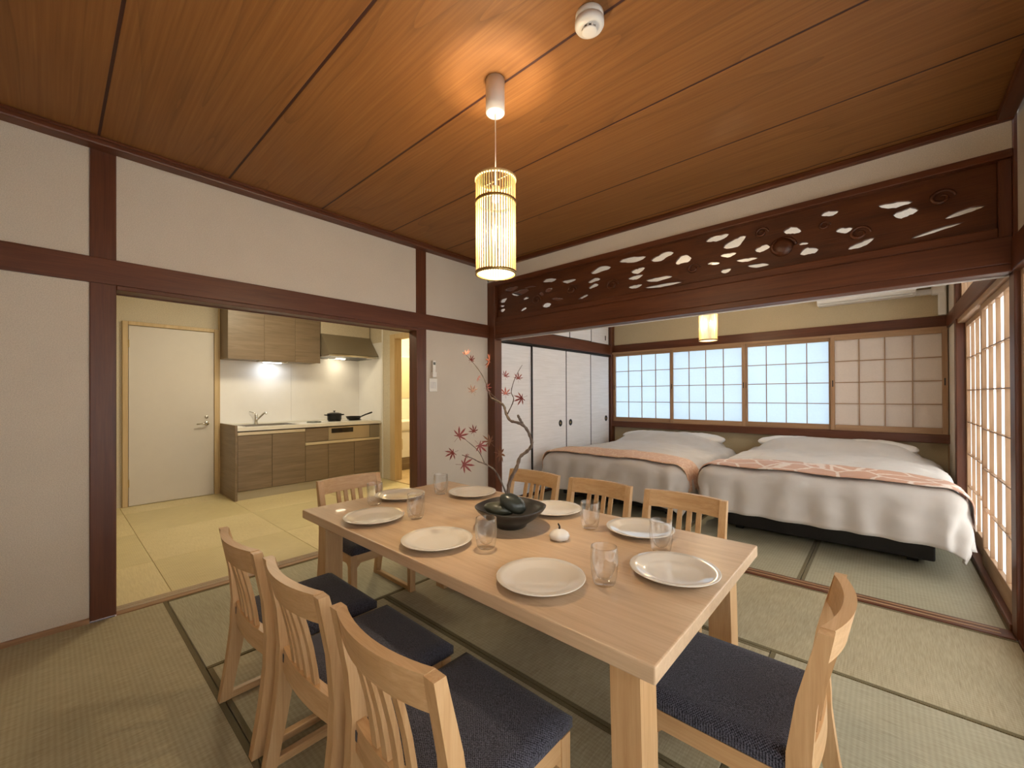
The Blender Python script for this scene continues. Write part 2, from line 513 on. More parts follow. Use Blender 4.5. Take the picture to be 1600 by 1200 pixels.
# ------------------------------------------------------------------ left wall
wl = sroot('wall_left', 'left plaster wall with red-brown timber posts', (0, -1.8, 0))
def panel(y0, y1, z0, z1): box('plaster_panel', -.07, -.008, y0, y1, z0, z1, 'plaster', wl, 0)
panel(YF, -2.934, 0, 1.80); panel(YF, -2.934, 1.90, ZC)
panel(-2.832, -.895, 1.88, ZC); panel(-.789, 0, 1.90, ZC); panel(-.789, 0, 0, 1.80)
box('post', -.115, .002, -2.934, -2.832, 0, ZC, 'timber_z', wl, .003)
box('post', -.115, .002, -.895, -.789, 0, ZC, 'timber_z', wl, .003)
box('tie_beam', -.07, .014, YF, 0, 1.779, 1.914, 'timber_y', wl, .004)
box('lintel', -.115, .004, -2.832, -.895, ZL-.006, 1.781, 'timber_y', wl, .003)
box('lintel', -.13, -.11, -2.832, -.895, ZL-.012, 1.95, 'timber_y', wl, .002)
struct(box('baseboard_left', -.01, .010, YF, -2.934, -.01, .022, 'cedar_y', None, .002), 'thin wooden floor strip under the left plaster')
struct(box('baseboard_left', -.01, .010, -.789, 0, -.01, .022, 'cedar_y', None, .002), 'thin wooden floor strip by the wall switch')
sill = struct(box('trim_4', -.115, .010, -2.832, -.895, -.03, .004, 'cedar_y', None, .002), 'grooved wooden sill to the kitchen')
for xx in (-.088, -.048):
    box('sliding_track', xx-.012, xx-.006, -2.83, -.897, .003, .009, 'strip', sill, .001)
    box('sliding_track', xx+.006, xx+.012, -2.83, -.897, .003, .009, 'strip', sill, .001)

# ------------------------------------------------------------------ dividing wall with carved transom
wd = sroot('wall_divider', 'timber frame and plaster strip between dining room and bedroom', (1.8, .05, 0))
box('plaster_strip', .0, XR, .015, .085, 2.35, ZC, 'plaster', wd, 0)
box('corner_post', -.03, .098, .0, .105, 0, 2.36, 'timber_z', wd, .003)
box('transom_stile', 3.512, 3.556, .016, .09, 1.935, 2.312, 'timber_z', wd, .003)
box('corner_post', 3.556, XR+.10, .0, .105, 0, ZC, 'timber_z', wd, .003)
box('transom_beam', .098, 3.556, .004, .10, 1.80, 1.935, 'timber_x', wd, .006)
box('transom_rail', .098, 3.512, .016, .09, 1.935, 1.985, 'timber_x', wd, .006)
box('transom_rail', .0, 3.556, -.004, .10, 2.312, 2.352, 'timber_x', wd, .005)
box('transom_lintel', .098, 3.556, .0, .10, ZL, 1.80, 'timber_x', wd, .003)
box('pale_strip', .098, 3.556, .098, .104, ZL-.008, ZL+.004, 'matte_white', wd, 0)  # thin white strip along the lintel's lower edge, bedroom side
dsill = struct(box('trim_5', .098, 3.556, -.004, .10, -.03, .006, 'timber_x', None, .003), 'red-brown wooden sill between dining room and bedroom')
for yy in (.028, .068):
    box('sliding_track', .1, 3.51, yy-.008, yy+.008, .004, .0085, 'cedar_x', dsill, .001)

HOLES = [(0.191, 2.254, 0.383, 2.256, 0.038), (0.287, 2.203, 0.521, 2.199, 0.05), (0.46, 2.235, 0.612, 2.222, 0.015), (0.125, 2.145, 0.232, 2.169, 0.039), (0.122, 2.105, 0.195, 2.098, 0.019), (0.122, 2.055, 0.203, 2.061, 0.032), (0.441, 2.131, 0.523, 2.13, 0.025), (0.407, 2.022, 0.49, 2.032, 0.026), (0.684, 2.255, 0.848, 2.25, 0.036), (0.72, 2.152, 0.80, 2.172, 0.036), (0.645, 2.149, 0.70, 2.132, 0.03), (0.794, 2.072, 0.923, 2.051, 0.023), (0.681, 2.02, 0.786, 2.03, 0.042), (0.91, 2.21, 1.061, 2.2, 0.029), (1.211, 2.235, 1.406, 2.246, 0.048), (1.181, 2.16, 1.305, 2.164, 0.032), (1.187, 2.107, 1.287, 2.119, 0.032), (1.082, 2.028, 1.186, 2.046, 0.022), (1.478, 2.268, 1.711, 2.259, 0.046), (1.749, 2.223, 1.925, 2.24, 0.050), (1.935, 2.166, 2.053, 2.177, 0.061), (1.583, 2.161, 1.7, 2.17, 0.04), (1.557, 2.113, 1.685, 2.119, 0.03), (1.705, 2.072, 1.916, 2.062, 0.03), (1.559, 2.043, 1.677, 2.044, 0.026), (1.695, 2.018, 1.985, 2.008, 0.022), (2.15, 2.265, 2.305, 2.280, 0.040), (2.268, 2.19, 2.41, 2.235, 0.058), (2.247, 2.142, 2.350, 2.137, 0.028), (2.46, 2.134, 2.547, 2.133, 0.041), (2.345, 2.087, 2.477, 2.075, 0.022), (2.16, 2.106, 2.245, 2.094, 0.018), (2.414, 2.038, 2.542, 2.018, 0.025), (2.248, 2.03, 2.316, 2.035, 0.031), (2.622, 2.218, 2.715, 2.193, 0.043), (2.7, 2.112, 2.752, 2.108, 0.016), (2.705, 2.052, 2.8, 2.060, 0.042), (2.813, 2.258, 2.898, 2.26, 0.03), (2.883, 2.142, 2.961, 2.141, 0.033), (3.072, 2.235, 3.212, 2.212, 0.032), (3.135, 2.166, 3.235, 2.163, 0.045), (2.939, 2.021, 3.056, 2.058, 0.030), (3.333, 2.092, 3.473, 2.117, 0.022), (3.204, 2.02, 3.401, 2.052, 0.014)]
def carved_panel():
    cu = bpy.data.curves.new('carving', 'CURVE')
    cu.dimensions = '2D'; cu.fill_mode = 'BOTH'; cu.extrude = .007; cu.bevel_depth = .003; cu.bevel_resolution = 1
    cu.offset = -.003
    def spline(pts):
        s = cu.splines.new('POLY'); s.points.add(len(pts)-1); s.use_cyclic_u = True
        for p, q in zip(s.points, pts): p.co = (q[0], q[1], 0, 1)
    spline([(.098, 1.98), (3.512, 1.98), (3.512, 2.316), (.098, 2.316)])
    rnd = random.Random(3)
    for x0, z0, x1, z1, h in HOLES:
        a, b = Vector((x0, z0)), Vector((x1, z1)); d = (b-a); n = Vector((-d.y, d.x)).normalized()
        pts = []
        K = 9
        for k in range(K+1):
            s = k/K
            pts.append(a + d*s + n*(h*.5*math.sin(PI*s)**.6*rnd.uniform(.85, 1.15) + .1*h*math.sin(6*s+x0*9)))
        for k in range(K-1, 0, -1):
            s = k/K
            pts.append(a + d*s - n*(h*.5*math.sin(PI*s)**.6*rnd.uniform(.85, 1.15) - .1*h*math.sin(6*s+x0*9)))
        spline([(p.x, p.y) for p in pts])
    ob = bpy.data.objects.new('carving', cu); COL.objects.link(ob)
    dg = bpy.context.evaluated_depsgraph_get()
    me = bpy.data.meshes.new_from_object(ob.evaluated_get(dg))
    bpy.data.objects.remove(ob)
    me.transform(Matrix.Rotation(PI/2, 4, 'X'))
    me.transform(Matrix.Translation((0, .055, 0)))
    return me
tp = thing('transom_panel', 'long dark carved wooden transom pierced by cloud-shaped openings above the bedroom opening', 'transom', (1.8, .055, 1.98))
cp = carved_panel(); cp.materials.clear()
link('carved_board', cp, 'carved', tp)
# carved relief: swirling clouds and a round boss standing proud of the board
def relief(cx, cz, r, turns, w):
    bm = bmesh.new()
    pts = []
    for k in range(26):
        s = k/25; a = turns*2*PI*s
        rr = r*(1-.75*s)
        pts.append((cx+rr*math.cos(a), .040-.004*math.sin(PI*s), cz+rr*.85*math.sin(a)))
    tube(bm, pts, [w*(.4+.6*math.sin(PI*min(1, .1+.9*k/25))) for k in range(26)], 6)
    return from_bm('carved_cloud', bm, 'carved', tp, True)
relief(2.615, 2.115, .072, 1.6, .014)
for cx, cz, r, w in ((.62, 2.09, .05, .009), (1.02, 2.12, .05, .009), (1.42, 2.09, .055, .010), (2.07, 2.09, .045, .009), (2.5, 2.235, .04, .009), (2.99, 2.1, .05, .010), (3.32, 2.2, .05, .01), (2.83, 2.19, .03, .007)):
    relief(cx, cz, r, 1.3, w)
bm = bmesh.new()
lathe(bm, [(0, .03), (.03, .028), (.055, .016), (.06, 0)], 20)
bmesh.ops.rotate(bm, verts=bm.verts, matrix=Matrix.Rotation(PI/2, 3, 'X'))
bmesh.ops.translate(bm, verts=bm.verts, vec=(2.615, .044, 2.115))
from_bm('carved_boss', bm, 'carved', tp, True)

# ------------------------------------------------------------------ walls out of view (behind and beside the camera)
struct(box('wall_rear', -.1, XR+.1, YF-.08, YF, 0, ZC+.05, 'plaster', None, 0), 'plaster wall behind the dining table')
wr = sroot('wall_right', 'right wall of the dining room above the sliding screens', (XR, -1.8, 0))
box('plaster_panel', XR+.01, XR+.07, YF, 0, 1.90, ZC+.03, 'plaster', wr, 0)
box('tie_beam', XR-.012, XR+.08, YF, 0, 1.76, 1.914, 'timber_y', wr, .004)
box('door_sill', XR, XR+.08, YF, 0, -.05, .01, 'timber_y', wr, .003)

# ------------------------------------------------------------------ shoji screens
def shoji(name, label, cat, axis, c, a0, a1, z0, z1, cols, rows, frame, paper_mat, timber, side, stile=.035, lowboard=0, group=None, kumi_depth=.018, bottom=.05):
    """axis: direction the screen runs along ('x' or 'y'); c: position on the other axis; side: +1/-1 where the lattice faces"""
    loc = ((a0+a1)/2, c, z0) if axis == 'x' else (c, (a0+a1)/2, z0)
    t = thing(name, label, cat, loc, 0, group)
    def bx(nm, b0, b1, d0, d1, zz0, zz1, mt, bev=.002):
        lo, hi = sorted((c+d0*side, c+d1*side))
        if axis == 'x': return box(nm, b0, b1, lo, hi, zz0, zz1, mt, t, bev)
        return box(nm, lo, hi, b0, b1, zz0, zz1, mt, t, bev)
    V, H = timber+'_z', timber+'_'+axis
    bx('stile', a0, a0+stile, -.015, .015, z0, z1, V); bx('stile', a1-stile, a1, -.015, .015, z0, z1, V)
    if cat == 'screen' and axis == 'x':
        for p in (a0+stile*.5, a1-stile*.5): bx('finger_pull', p-.005, p+.005, .0145, .0165, (z0+z1)/2-.035, (z0+z1)/2+.035, 'lacquer', .001)
    bx('rail', a0+stile, a1-stile, -.014, .014, z1-.04, z1, H)
    bx('rail', a0+stile, a1-stile, -.014, .014, z0, z0+bottom, H)
    ia, ib, za, zb = a0+stile, a1-stile, z0+bottom, z1-.04
    for k in range(1, cols):
        p = ia+(ib-ia)*k/cols
        bx('lattice_bar', p-.004, p+.004, -.007, -.007+kumi_depth, za, zb, V, 0)
    for k in range(1, rows):
        p = za+(zb-za)*k/rows
        bx('lattice_bar', ia, ib, -.007, -.008+kumi_depth, p-.004, p+.004, H, 0)
    for i in range(cols):
        for j in range(rows):
            p0, p1 = ia+(ib-ia)*i/cols, ia+(ib-ia)*(i+1)/cols
            q0, q1 = za+(zb-za)*j/rows, za+(zb-za)*(j+1)/rows
            bx('pane', p0, p1, -.0085, -.007, q0, q1, paper_mat, 0)
    return t
G = 'sliding paper screens of the bedroom window'
wx = (.012, .915, 1.80, 2.675, 3.545)
wlab = ('glowing blue-white paper window screen next to the closet doors', 'second glowing paper window screen from the closet corner', 'glowing paper window screen beside the unlit beige one', 'unlit beige paper window screen in the corner under the air conditioner')
for i in range(4):
    off = .033*(i % 2)
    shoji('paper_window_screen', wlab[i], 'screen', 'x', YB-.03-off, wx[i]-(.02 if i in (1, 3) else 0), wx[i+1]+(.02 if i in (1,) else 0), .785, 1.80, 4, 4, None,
          'shoji_bluelit' if i < 3 else 'shoji_plain', 'cedar', -1, .038, group=G, bottom=.06, kumi_depth=.012)
G = 'tall sliding paper screens to the veranda'
shoji('paper_door_screen', 'tall paper door screen on the right beside the foot of the bed', 'screen', 'y', XR+.03, .11, 1.10, .035, 1.77, 4, 6, None, 'shoji_white', 'cedar', -1, .04, group=G, kumi_depth=.020, bottom=.12)
shoji('paper_door_screen', 'tall paper door screen on the right nearest the window corner', 'screen', 'y', XR+.055, 1.06, 2.03, .035, 1.77, 4, 6, None, 'shoji_white', 'cedar', -1, .04, group=G, kumi_depth=.020, bottom=.12)
for k in range(3):
    shoji('paper_door_screen', ['paper door screen beside the end chair, just outside the picture', 'paper door screen to the right of the camera', 'paper door screen behind the camera on the right'][k], 'screen', 'y',
          XR+.03+.03*(k % 2), -1.19-1.15*k, -.01-1.15*k, .012, 1.77, 4, 6, None, 'shoji_white', 'cedar', -1, .04, group=G, kumi_depth=.020, bottom=.12)

# ------------------------------------------------------------------ bedroom shell
wb = sroot('wall_back', 'bedroom back wall of ochre plaster round the paper window', (1.8, YB, 0))
box('plaster_panel', -.05, XR+.05, YB, YB+.06, 0, .70, 'plaster_gold', wb, 0)
box('plaster_panel', -.05, XR+.05, YB, YB+.06, 1.90, 2.54, 'plaster_gold', wb, 0)
box('plaster_panel', 2.69, XR+.05, YB+.03, YB+.06, .70, 1.92, 'plaster_gold', wb, 0)
box('window_beam', -.02, XR, YB-.02, YB+.02, 1.822, 1.935, 'timber_x', wb, .004)
box('window_lintel', .0, XR, YB-.075, YB, 1.795, 1.824, 'cedar_x', wb, .002)
box('window_sill', -.0, XR, YB-.085, YB+.02, .70, .785, 'timber_x', wb, .004)
box('corner_post', -.055, .012, YB-.10, YB, 0, 2.52, 'timber_z', wb, .003)
box('corner_post', XR-.012, XR+.03, YB-.04, YB, 0, 1.93, 'cedar_z', wb, .003)
wbr = sroot('wall_right', 'right wall of the bedroom round the tall paper screens', (XR, 1.4, 0))
box('post', XR-.015, XR+.1, 2.03, 2.15, 0, 2.5, 'timber_z', wbr, .003)
box('plaster_panel', XR-.004, XR+.08, 2.15, YB-.002, 0, 2.5, 'plaster', wbr, 0)
box('tie_beam', XR-.02, XR+.09, .10, YB-.03, 1.805, 1.93, 'timber_y', wbr, .004)
box('lintel', XR-.005, XR+.09, .10, 2.03, 1.77, 1.806, 'cedar_y', wbr, .003)
box('door_sill', XR-.012, XR+.10, .10, 2.03, -.03, .035, 'timber_y', wbr, .004)
box('upper_wall', XR+.03, XR+.08, .10, 2.03, 2.34, 2.5, 'plaster', wbr, 0)
shoji('paper_transom_screen', 'small paper transom screen high above the veranda doors', 'screen', 'y', XR+.03, .12, 2.02, 1.935, 2.34, 12, 2, None, 'shoji_white', 'cedar', -1, .035, kumi_depth=.02)
wbl = sroot('wall_left', 'timber framing of the bedroom closet wall', (0, 1.4, 0))
box('tie_beam', -.06, .012, .105, YB-.10, 1.785, 1.93, 'timber_y', wbl, .004)
box('lintel', -.06, .004, .105, YB-.10, 1.765, 1.786, 'lacquer', wbl, .002)
box('upper_lintel', -.06, .012, .105, YB-.10, 2.34, 2.52, 'timber_y', wbl, .004)
box('closet_sill', -.06, .006, .105, YB-.10, -.03, .02, 'timber_y', wbl, .003)
struct(box('wall_closet', -.14, -.10, .0, YB+.05, 0, 2.54, 'plaster_white', None, 0), 'back of the bedroom closet')
def fusuma(name, label, y0, y1, z0, z1, x, pull_y, pull_z, group, square=False):
    t = thing(name, label, 'sliding door', (x, (y0+y1)/2, z0), 0, group)
    f = .012
    box('paper_face', x-.009, x+.006, y0+f, y1-f, z0+f, z1-f, 'fusuma_wave', t, .001)
    for a, b in ((y0, y0+f), (y1-f, y1)): box('frame_stile', x-.012, x+.010, a, b, z0, z1, 'lacquer', t, .002)
    for a, b in ((z0, z0+f), (z1-f, z1)): box('frame_rail', x-.012, x+.010, y0+f, y1-f, a, b, 'lacquer', t, .002)
    if square:
        box('door_pull', x+.004, x+.010, pull_y-.012, pull_y+.012, pull_z-.035, pull_z+.035, 'lacquer', t, .003)
    else:
        bm = bmesh.new()
        lathe(bm, [(0, .003), (.020, .003), (.024, .009), (.030, .010), (.034, .006), (.034, 0)], 20)
        for v in bm.verts: v.co.y *= 1.0
        bmesh.ops.rotate(bm, verts=bm.verts, matrix=Matrix.Rotation(PI/2, 3, 'Y'))
        for v in bm.verts: v.co.z *= 1.25
        bmesh.ops.translate(bm, verts=bm.verts, vec=(x+.005, pull_y, pull_z))
        p = from_bm('door_pull', bm, 'lacquer', t, True)
        box('pull_plate', x+.0075, x+.0095, pull_y-.012, pull_y+.012, pull_z-.012, pull_z+.012, 'brass', p, .002)
    return t
mt, t, b = nt('fusuma_wave')
f = noise_tex(t, coords(t, (3, 3, 60), True), 1.2, 3, .6, .5)
lnk(t, ramp(t, f, [(.3, (.76, .74, .74)), (.7, (.86, .84, .85))]), b.inputs['Base Color'])
b.inputs['Roughness'].default_value = .7
G = 'closet sliding doors'
fusuma('closet_sliding_door', 'white closet sliding door nearest the dining room behind the maple branch', .112, .755, .02, 1.765, -.032, .168, .815, G)
fusuma('closet_sliding_door', 'white closet sliding door, second from the dining room', .735, 1.445, .02, 1.765, -.010, 1.305, .82, G)
fusuma('closet_sliding_door', 'white closet sliding door, third from the dining room', 1.435, 2.055, .02, 1.765, -.010, 1.535, .82, G)
fusuma('closet_sliding_door', 'white closet sliding door in the corner by the window', 2.045, YB-.105, .02, 1.765, -.032, 2.515, .83, G)
G = 'small upper closet doors'
fusuma('upper_closet_door', 'small upper closet door nearest the dining room', .112, .755, 1.932, 2.34, -.032, .2, 2.03, G, True)
fusuma('upper_closet_door', 'small upper closet door above the second closet door', .735, 1.53, 1.932, 2.34, -.010, .80, 2.03, G, True)
fusuma('upper_closet_door', 'small upper closet door with its pull beside the black stile', 1.52, 2.075, 1.932, 2.34, -.010, 1.60, 2.09, G, True)
fusuma('upper_closet_door', 'small upper closet door in the corner by the window wall', 2.065, YB-.105, 1.932, 2.34, -.032, 2.51, 2.035, G, True)

# ------------------------------------------------------------------ kitchen shell
struct(box('wall_kitchen', -3.02, -2.95, -3.2, .2, 0, 2.44, 'kitchen_paper', None, 0), 'cream kitchen wall behind the cabinets and door')
struct(box('wall_kitchen', -3.02, -.1, -3.28, -3.2, 0, 2.44, 'kitchen_paper', None, 0), 'kitchen wall hidden behind the left plaster')
kr = sroot('wall_kitchen', 'cream kitchen side wall with the washroom doorway', (-1.5, .16, 0))
DX0, DX1 = -1.95, -1.15
box('wall_piece', -2.95, DX0, .12, .20, 0, 2.44, 'kitchen_paper', kr, 0)
box('wall_piece', DX1, -.07, .12, .20, 0, 2.44, 'kitchen_paper', kr, 0)
box('wall_piece', DX0, DX1, .12, .20, 2.0, 2.44, 'kitchen_paper', kr, 0)
box('corner_bead', -2.285, -2.255, .112, .121, 0, 2.4, 'white_plastic', kr, .003)
dr = struct(sroot('door_2', 'open washroom doorway in a pale wooden casing', (-1.55, .16, 0)))
box('casing', DX0-.10, DX0+.02, .10, .215, 0, 2.03, 'pale_casing', dr, .004)
box('casing', DX1-.02, DX1+.10, .10, .215, 0, 2.03, 'pale_casing', dr, .004)
box('casing', DX0+.0205, DX1-.0205, .101, .214, 1.965, 2.03, 'pale_casing', dr, .004)
box('threshold', DX0, DX1, .10, .215, -.01, .012, 'pale_casing', dr, .003)
ws = sroot('wall_washroom', 'cream washroom walls', (-2, .9, 0))
box('wall_piece', -3.15, -3.09, .2, 1.6, 0, 2.4, 'plaster_white', ws, 0)
box('wall_piece', -3.15, -.5, 1.55, 1.6, 0, 2.4, 'plaster_white', ws, 0)
box('wall_piece', -.52, -.46, .2, 1.6, 0, 2.4, 'plaster_white', ws, 0)
struct(box('ceiling', -3.15, -.46, .2, 1.6, 2.36, 2.4, 'plaster_white', None, 0), 'white ceiling of the washroom')
wfl = struct(box('floor', -3.15, -.46, .2, 1.6, -.06, -.004, 'backing_dark', None, 0), 'pale wooden floor of the washroom')
for i in range(9):
    box('floor_plank', -3.09, -.5, .2+.15*i, .349+.15*i, -.005, .0, 'pale_plank', wfl, .001)

struct(box('trim_7', -2.952, -2.918, -1.703, -1.690, 0, 2.40, 'pale_casing', None, .002), 'pale vertical strip between kitchen door and cabinets')
# door
d1 = struct(sroot('door_1', 'plain white kitchen door with a steel lever', (-2.95, -2.13, 0)))
box('door_leaf', -2.965, -2.925, -2.512, -1.752, .005, 1.945, 'door_white', d1, .003)
for a, b in ((-2.560, -2.516), (-1.748, -1.704)): box('casing', -2.96, -2.915, a, b, 0, 1.99, 'pale_casing', d1, .003)
box('casing', -2.96, -2.914, -2.515, -1.749, 1.95, 1.99, 'pale_casing', d1, .003)
h = bmesh.new()
lathe(h, [(0, .012), (.022, .012), (.026, .006), (.026, 0)], 20)
bmesh.ops.rotate(h, verts=h.verts, matrix=Matrix.Rotation(PI/2, 3, 'Y'))
bmesh.ops.translate(h, verts=h.verts, vec=(-2.925, -1.825, .86))
tube(h, [(-2.918, -1.825, .86), (-2.88, -1.825, .86), (-2.872, -1.84, .86), (-2.872, -1.93, .855)], .008, 8)
lv = from_bm('door_lever', h, 'steel', d1, True)
h = bmesh.new()
lathe(h, [(0, .010), (.016, .010), (.019, .004), (.019, 0)], 16)
bmesh.ops.rotate(h, verts=h.verts, matrix=Matrix.Rotation(PI/2, 3, 'Y'))
bmesh.ops.translate(h, verts=h.verts, vec=(-2.925, -1.825, .935))
from_bm('door_lock', h, 'steel', d1, True)
for zz in (.25, 1.75): box('hinge', -2.926, -2.918, -2.516, -2.506, zz-.04, zz+.04, 'brass', d1, .001)

# ------------------------------------------------------------------ kitchen units
KX = -2.32
kc = thing('kitchen_base_cabinet', 'long wood-grain kitchen base cabinet with a grill and cream handle strip', 'cabinet', (-2.6, -.8, 0))
box('carcass', -2.94, KX-.022, -1.665, .10, .10, .775, 'laminate_y', kc, .002)
box('side_panel', -2.94, KX+.012, -1.692, -1.667, 0, .852, 'laminate_x', kc, .002)
box('kick_plate', -2.90, KX-.015, -1.667, .10, 0, .098, 'kick_grey', kc, .002)
def front(nm, y0, y1, z0, z1, mtl='laminate_y', x=KX): return box(nm, x-.020, x, y0+.002, y1-.002, z0, z1, mtl, kc, .002)
front('cabinet_door', -1.665, -1.310, .105, .728); front('cabinet_door', -1.310, -.930, .105, .728)
front('drawer', -.930, -.640, .600, .770); front('cabinet_door', -.930, -.640, .105, .555)
front('cabinet_door', -.640, -.285, .105, .555); front('cabinet_door', -.285, .098, .105, .555)
box('handle_strip', KX-.020, KX+.006, -.928, .096, .558, .592, 'strip', kc, .004)
box('handle_strip', KX-.020, KX+.004, -1.663, -.932, .734, .770, 'strip', kc, .004)
gr = front('grill', -.640, -.055, .600, .770, 'grill_front')
box('grill_window', KX-.004, KX+.003, -.60, -.30, .690, .752, 'black_glass', gr, .002)
front('control_panel', -.055, .098, .600, .770, 'hood_paint')
box('filler_panel', -2.94, KX-.01, .0995, .119, 0, .80, 'kitchen_paper', kc, .001)

ct = thing('countertop', 'cream kitchen worktop with an inset steel sink', 'countertop', (-2.6, -.8, .79))
bm = bmesh.new()
sx0, sx1, sy0, sy1 = -2.80, -2.40, -1.56, -.98
for a in ((-2.948, sx0, -1.666, .118), (sx1, KX+.012, -1.666, .118), (sx0, sx1, -1.666, sy0), (sx0, sx1, sy1, .118)):
    add_box(bm, a[0], a[1], a[2], a[3], .785, .825, 0)
bmesh.ops.remove_doubles(bm, verts=bm.verts, dist=1e-4)
from_bm('worktop', bm, 'counter', ct)
bm = bmesh.new()
for (u0, u1, v0, v1, w0, w1) in ((sx0, sx1, sy0, sy1, .64, .645), (sx0, sx0+.006, sy0, sy1, .64, .829), (sx1-.006, sx1, sy0, sy1, .64, .829), (sx0, sx1, sy0, sy0+.006, .64, .829), (sx0, sx1, sy1-.006, sy1, .64, .829)):
    add_box(bm, u0, u1, v0, v1, w0, w1, 0)
from_bm('sink_basin', bm, 'steel', ct)
box('upstand', -2.948, -2.935, -1.666, .118, .825, .845, 'counter', ct, .003)
fa = thing('kitchen_faucet', 'chrome single-lever faucet behind the kitchen sink', 'faucet', (-2.86, -1.32, .825))
bm = bmesh.new(); lathe(bm, [(.026, 0), (.026, .01), (.019, .02), (.017, .09), (.020, .115), (.012, .13), (0, .132)], 20); lbm('faucet_body', bm, 'steel', fa, True)
bm = bmesh.new(); tube(bm, smooth_pts([(.01, .005, .05), (.05, .03, .09), (.10, .055, .135), (.13, .068, .150), (.145, .075, .13)], 4), .012, 10); lbm('faucet_spout', bm, 'steel', fa, True)
bm = bmesh.new(); tube(bm, [(0, 0, .125), (-.02, -.02, .145), (-.05, -.06, .16)], .006, 8); lbm('faucet_lever', bm, 'steel', fa, True)

pn = struct(sroot('trim_6', 'white kitchen wall panel behind the worktop', (-2.9, -.8, .8)))
box('panel', -2.951, -2.944, -1.69, -.87, .82, 1.66, 'panel_white', pn, 0)
box('panel', -2.951, -2.944, -.868, .115, .82, 1.78, 'panel_white', pn, 0)
box('side_panel', -2.945, -2.29, .113, .121, .80, 1.95, 'panel_white', pn, 0)

uc = thing('kitchen_wall_cabinet', 'dark wood-grain wall cabinet over the kitchen sink', 'cabinet', (-2.75, -1.15, 1.63))
box('carcass', -2.945, -2.62, -1.688, -.622, 1.63, 2.39, 'laminate_z', uc, .002)
for a, b in ((-1.688, -1.305), (-1.305, -.945), (-.945, -.622)): box('cabinet_door', -2.62, -2.60, a+.0006, b-.0006, 1.622, 2.388, 'laminate_y', uc, .002)
lt = thing('under_cabinet_light', 'slim white lamp glowing under the kitchen wall cabinet', 'lamp', (-2.78, -1.17, 1.62))
box('lamp_body', -2.84, -2.74, -1.32, -.98, 1.612, 1.630, 'white_plastic', lt, .004)
box('lamp_diffuser', -2.82, -2.77, -1.25, -1.05, 1.609, 1.613, 'strip_light', lt, .002)

hd = thing('range_hood', 'beige slanted range hood lit underneath beside the wall cabinet', 'range hood', (-2.65, -.25, 1.70))
bm = bmesh.new()
prism(bm, [(-2.944, 1.735), (-2.37, 1.735), (-2.35, 1.745), (-2.60, 2.03), (-2.944, 2.03)], 'y', -.612, .105)
from_bm('hood_canopy', bm, 'hood_paint', hd)
box('lit_hood_box', -2.944, -2.602, -.612, .105, 2.0315, 2.39, 'kitchen_paper', hd, .002)  # upper box coloured lighter than the slope to imitate stronger light on it
bm = bmesh.new()
for (a0, a1, b0, b1) in ((-2.944, -2.345, -.616, -.590), (-2.944, -2.345, .08, .109), (-2.944, -2.91, -.59, .08), (-2.375, -2.345, -.59, .08)):
    add_box(bm, a0, a1, b0, b1, 1.712, 1.737, .002)
from_bm('hood_rim', bm, 'steel', hd)
box('grease_filter', -2.91, -2.375, -.59, .08, 1.718, 1.733, 'dark_metal', hd, 0)
box('hood_lamp', -2.80, -2.74, -.32, -.20, 1.712, 1.720, 'hood_light', hd, .003)
box('hood_switches', -2.40, -2.35, -.06, .06, 1.706, 1.712, 'white_plastic', hd, .002)

ck = thing('cooktop', 'flat dark cooktop let into the kitchen worktop', 'cooktop', (-2.62, -.3, .825))
box('cooktop_plate', -2.86, -2.40, -.60, .02, .8245, .832, 'counter', ck, .003)
for yy in (-.44, -.14):
    bm = bmesh.new(); lathe(bm, [(.05, .832), (.05, .842), (.075, .844), (.085, .840), (.085, .832)], 20, -2.58, yy); from_bm('burner', bm, 'dark_metal', ck, True)
po = thing('saucepan', 'black lidded saucepan on the cooktop', 'saucepan', (-2.58, -.44, .845))
bm = bmesh.new(); lathe(bm, [(0, 0), (.085, 0), (.092, .01), (.092, .085), (.096, .09), (.09, .094), (.05, .104), (0, .108)], 28); lbm('pan_body', bm, 'dark_metal', po, True)
bm = bmesh.new(); lathe(bm, [(.006, .105), (.006, .118), (.016, .122), (.016, .130), (0, .132)], 14); lbm('lid_knob', bm, 'dark_metal', po, True)
for s in (-1, 1):
    bm = bmesh.new(); tube(bm, [(.02, s*.088, .07), (.02, s*.125, .075), (-.02, s*.125, .075), (-.02, s*.088, .07)], .008, 8); lbm('handle', bm, 'dark_metal', po, True)
fp = thing('frying_pan', 'black frying pan with a raised handle on the cooktop', 'frying pan', (-2.58, -.16, .845))
bm = bmesh.new(); lathe(bm, [(0, 0), (.085, 0), (.105, .04), (.108, .042), (.104, .044), (.084, .006), (0, .006)], 28); lbm('pan_body', bm, 'dark_metal', fp, True)
bm = bmesh.new(); tube(bm, [(.02, .10, .035), (.05, .16, .065), (.09, .24, .095)], [.009, .010, .012], 8); lbm('handle', bm, 'dark_metal', fp, True)
tv = thing('trivet', 'round grey trivet lying left of the saucepan', 'trivet', (-2.62, -.70, .825))
bm = bmesh.new(); lathe(bm, [(0, .010), (.03, .010), (.035, .004), (.05, .004), (.055, .012), (.085, .012), (.09, 0), (0, 0)], 24); lbm('trivet_ring', bm, 'grey_rubber', tv, True)
for k in range(3):
    a = k*2*PI/3
    bm = bmesh.new(); add_box(bm, .03, .08, -.006, .006, .008, .016, .002); bmesh.ops.rotate(bm, verts=bm.verts, matrix=Matrix.Rotation(a, 3, 'Z')); lbm('trivet_rib', bm, 'grey_rubber', tv)

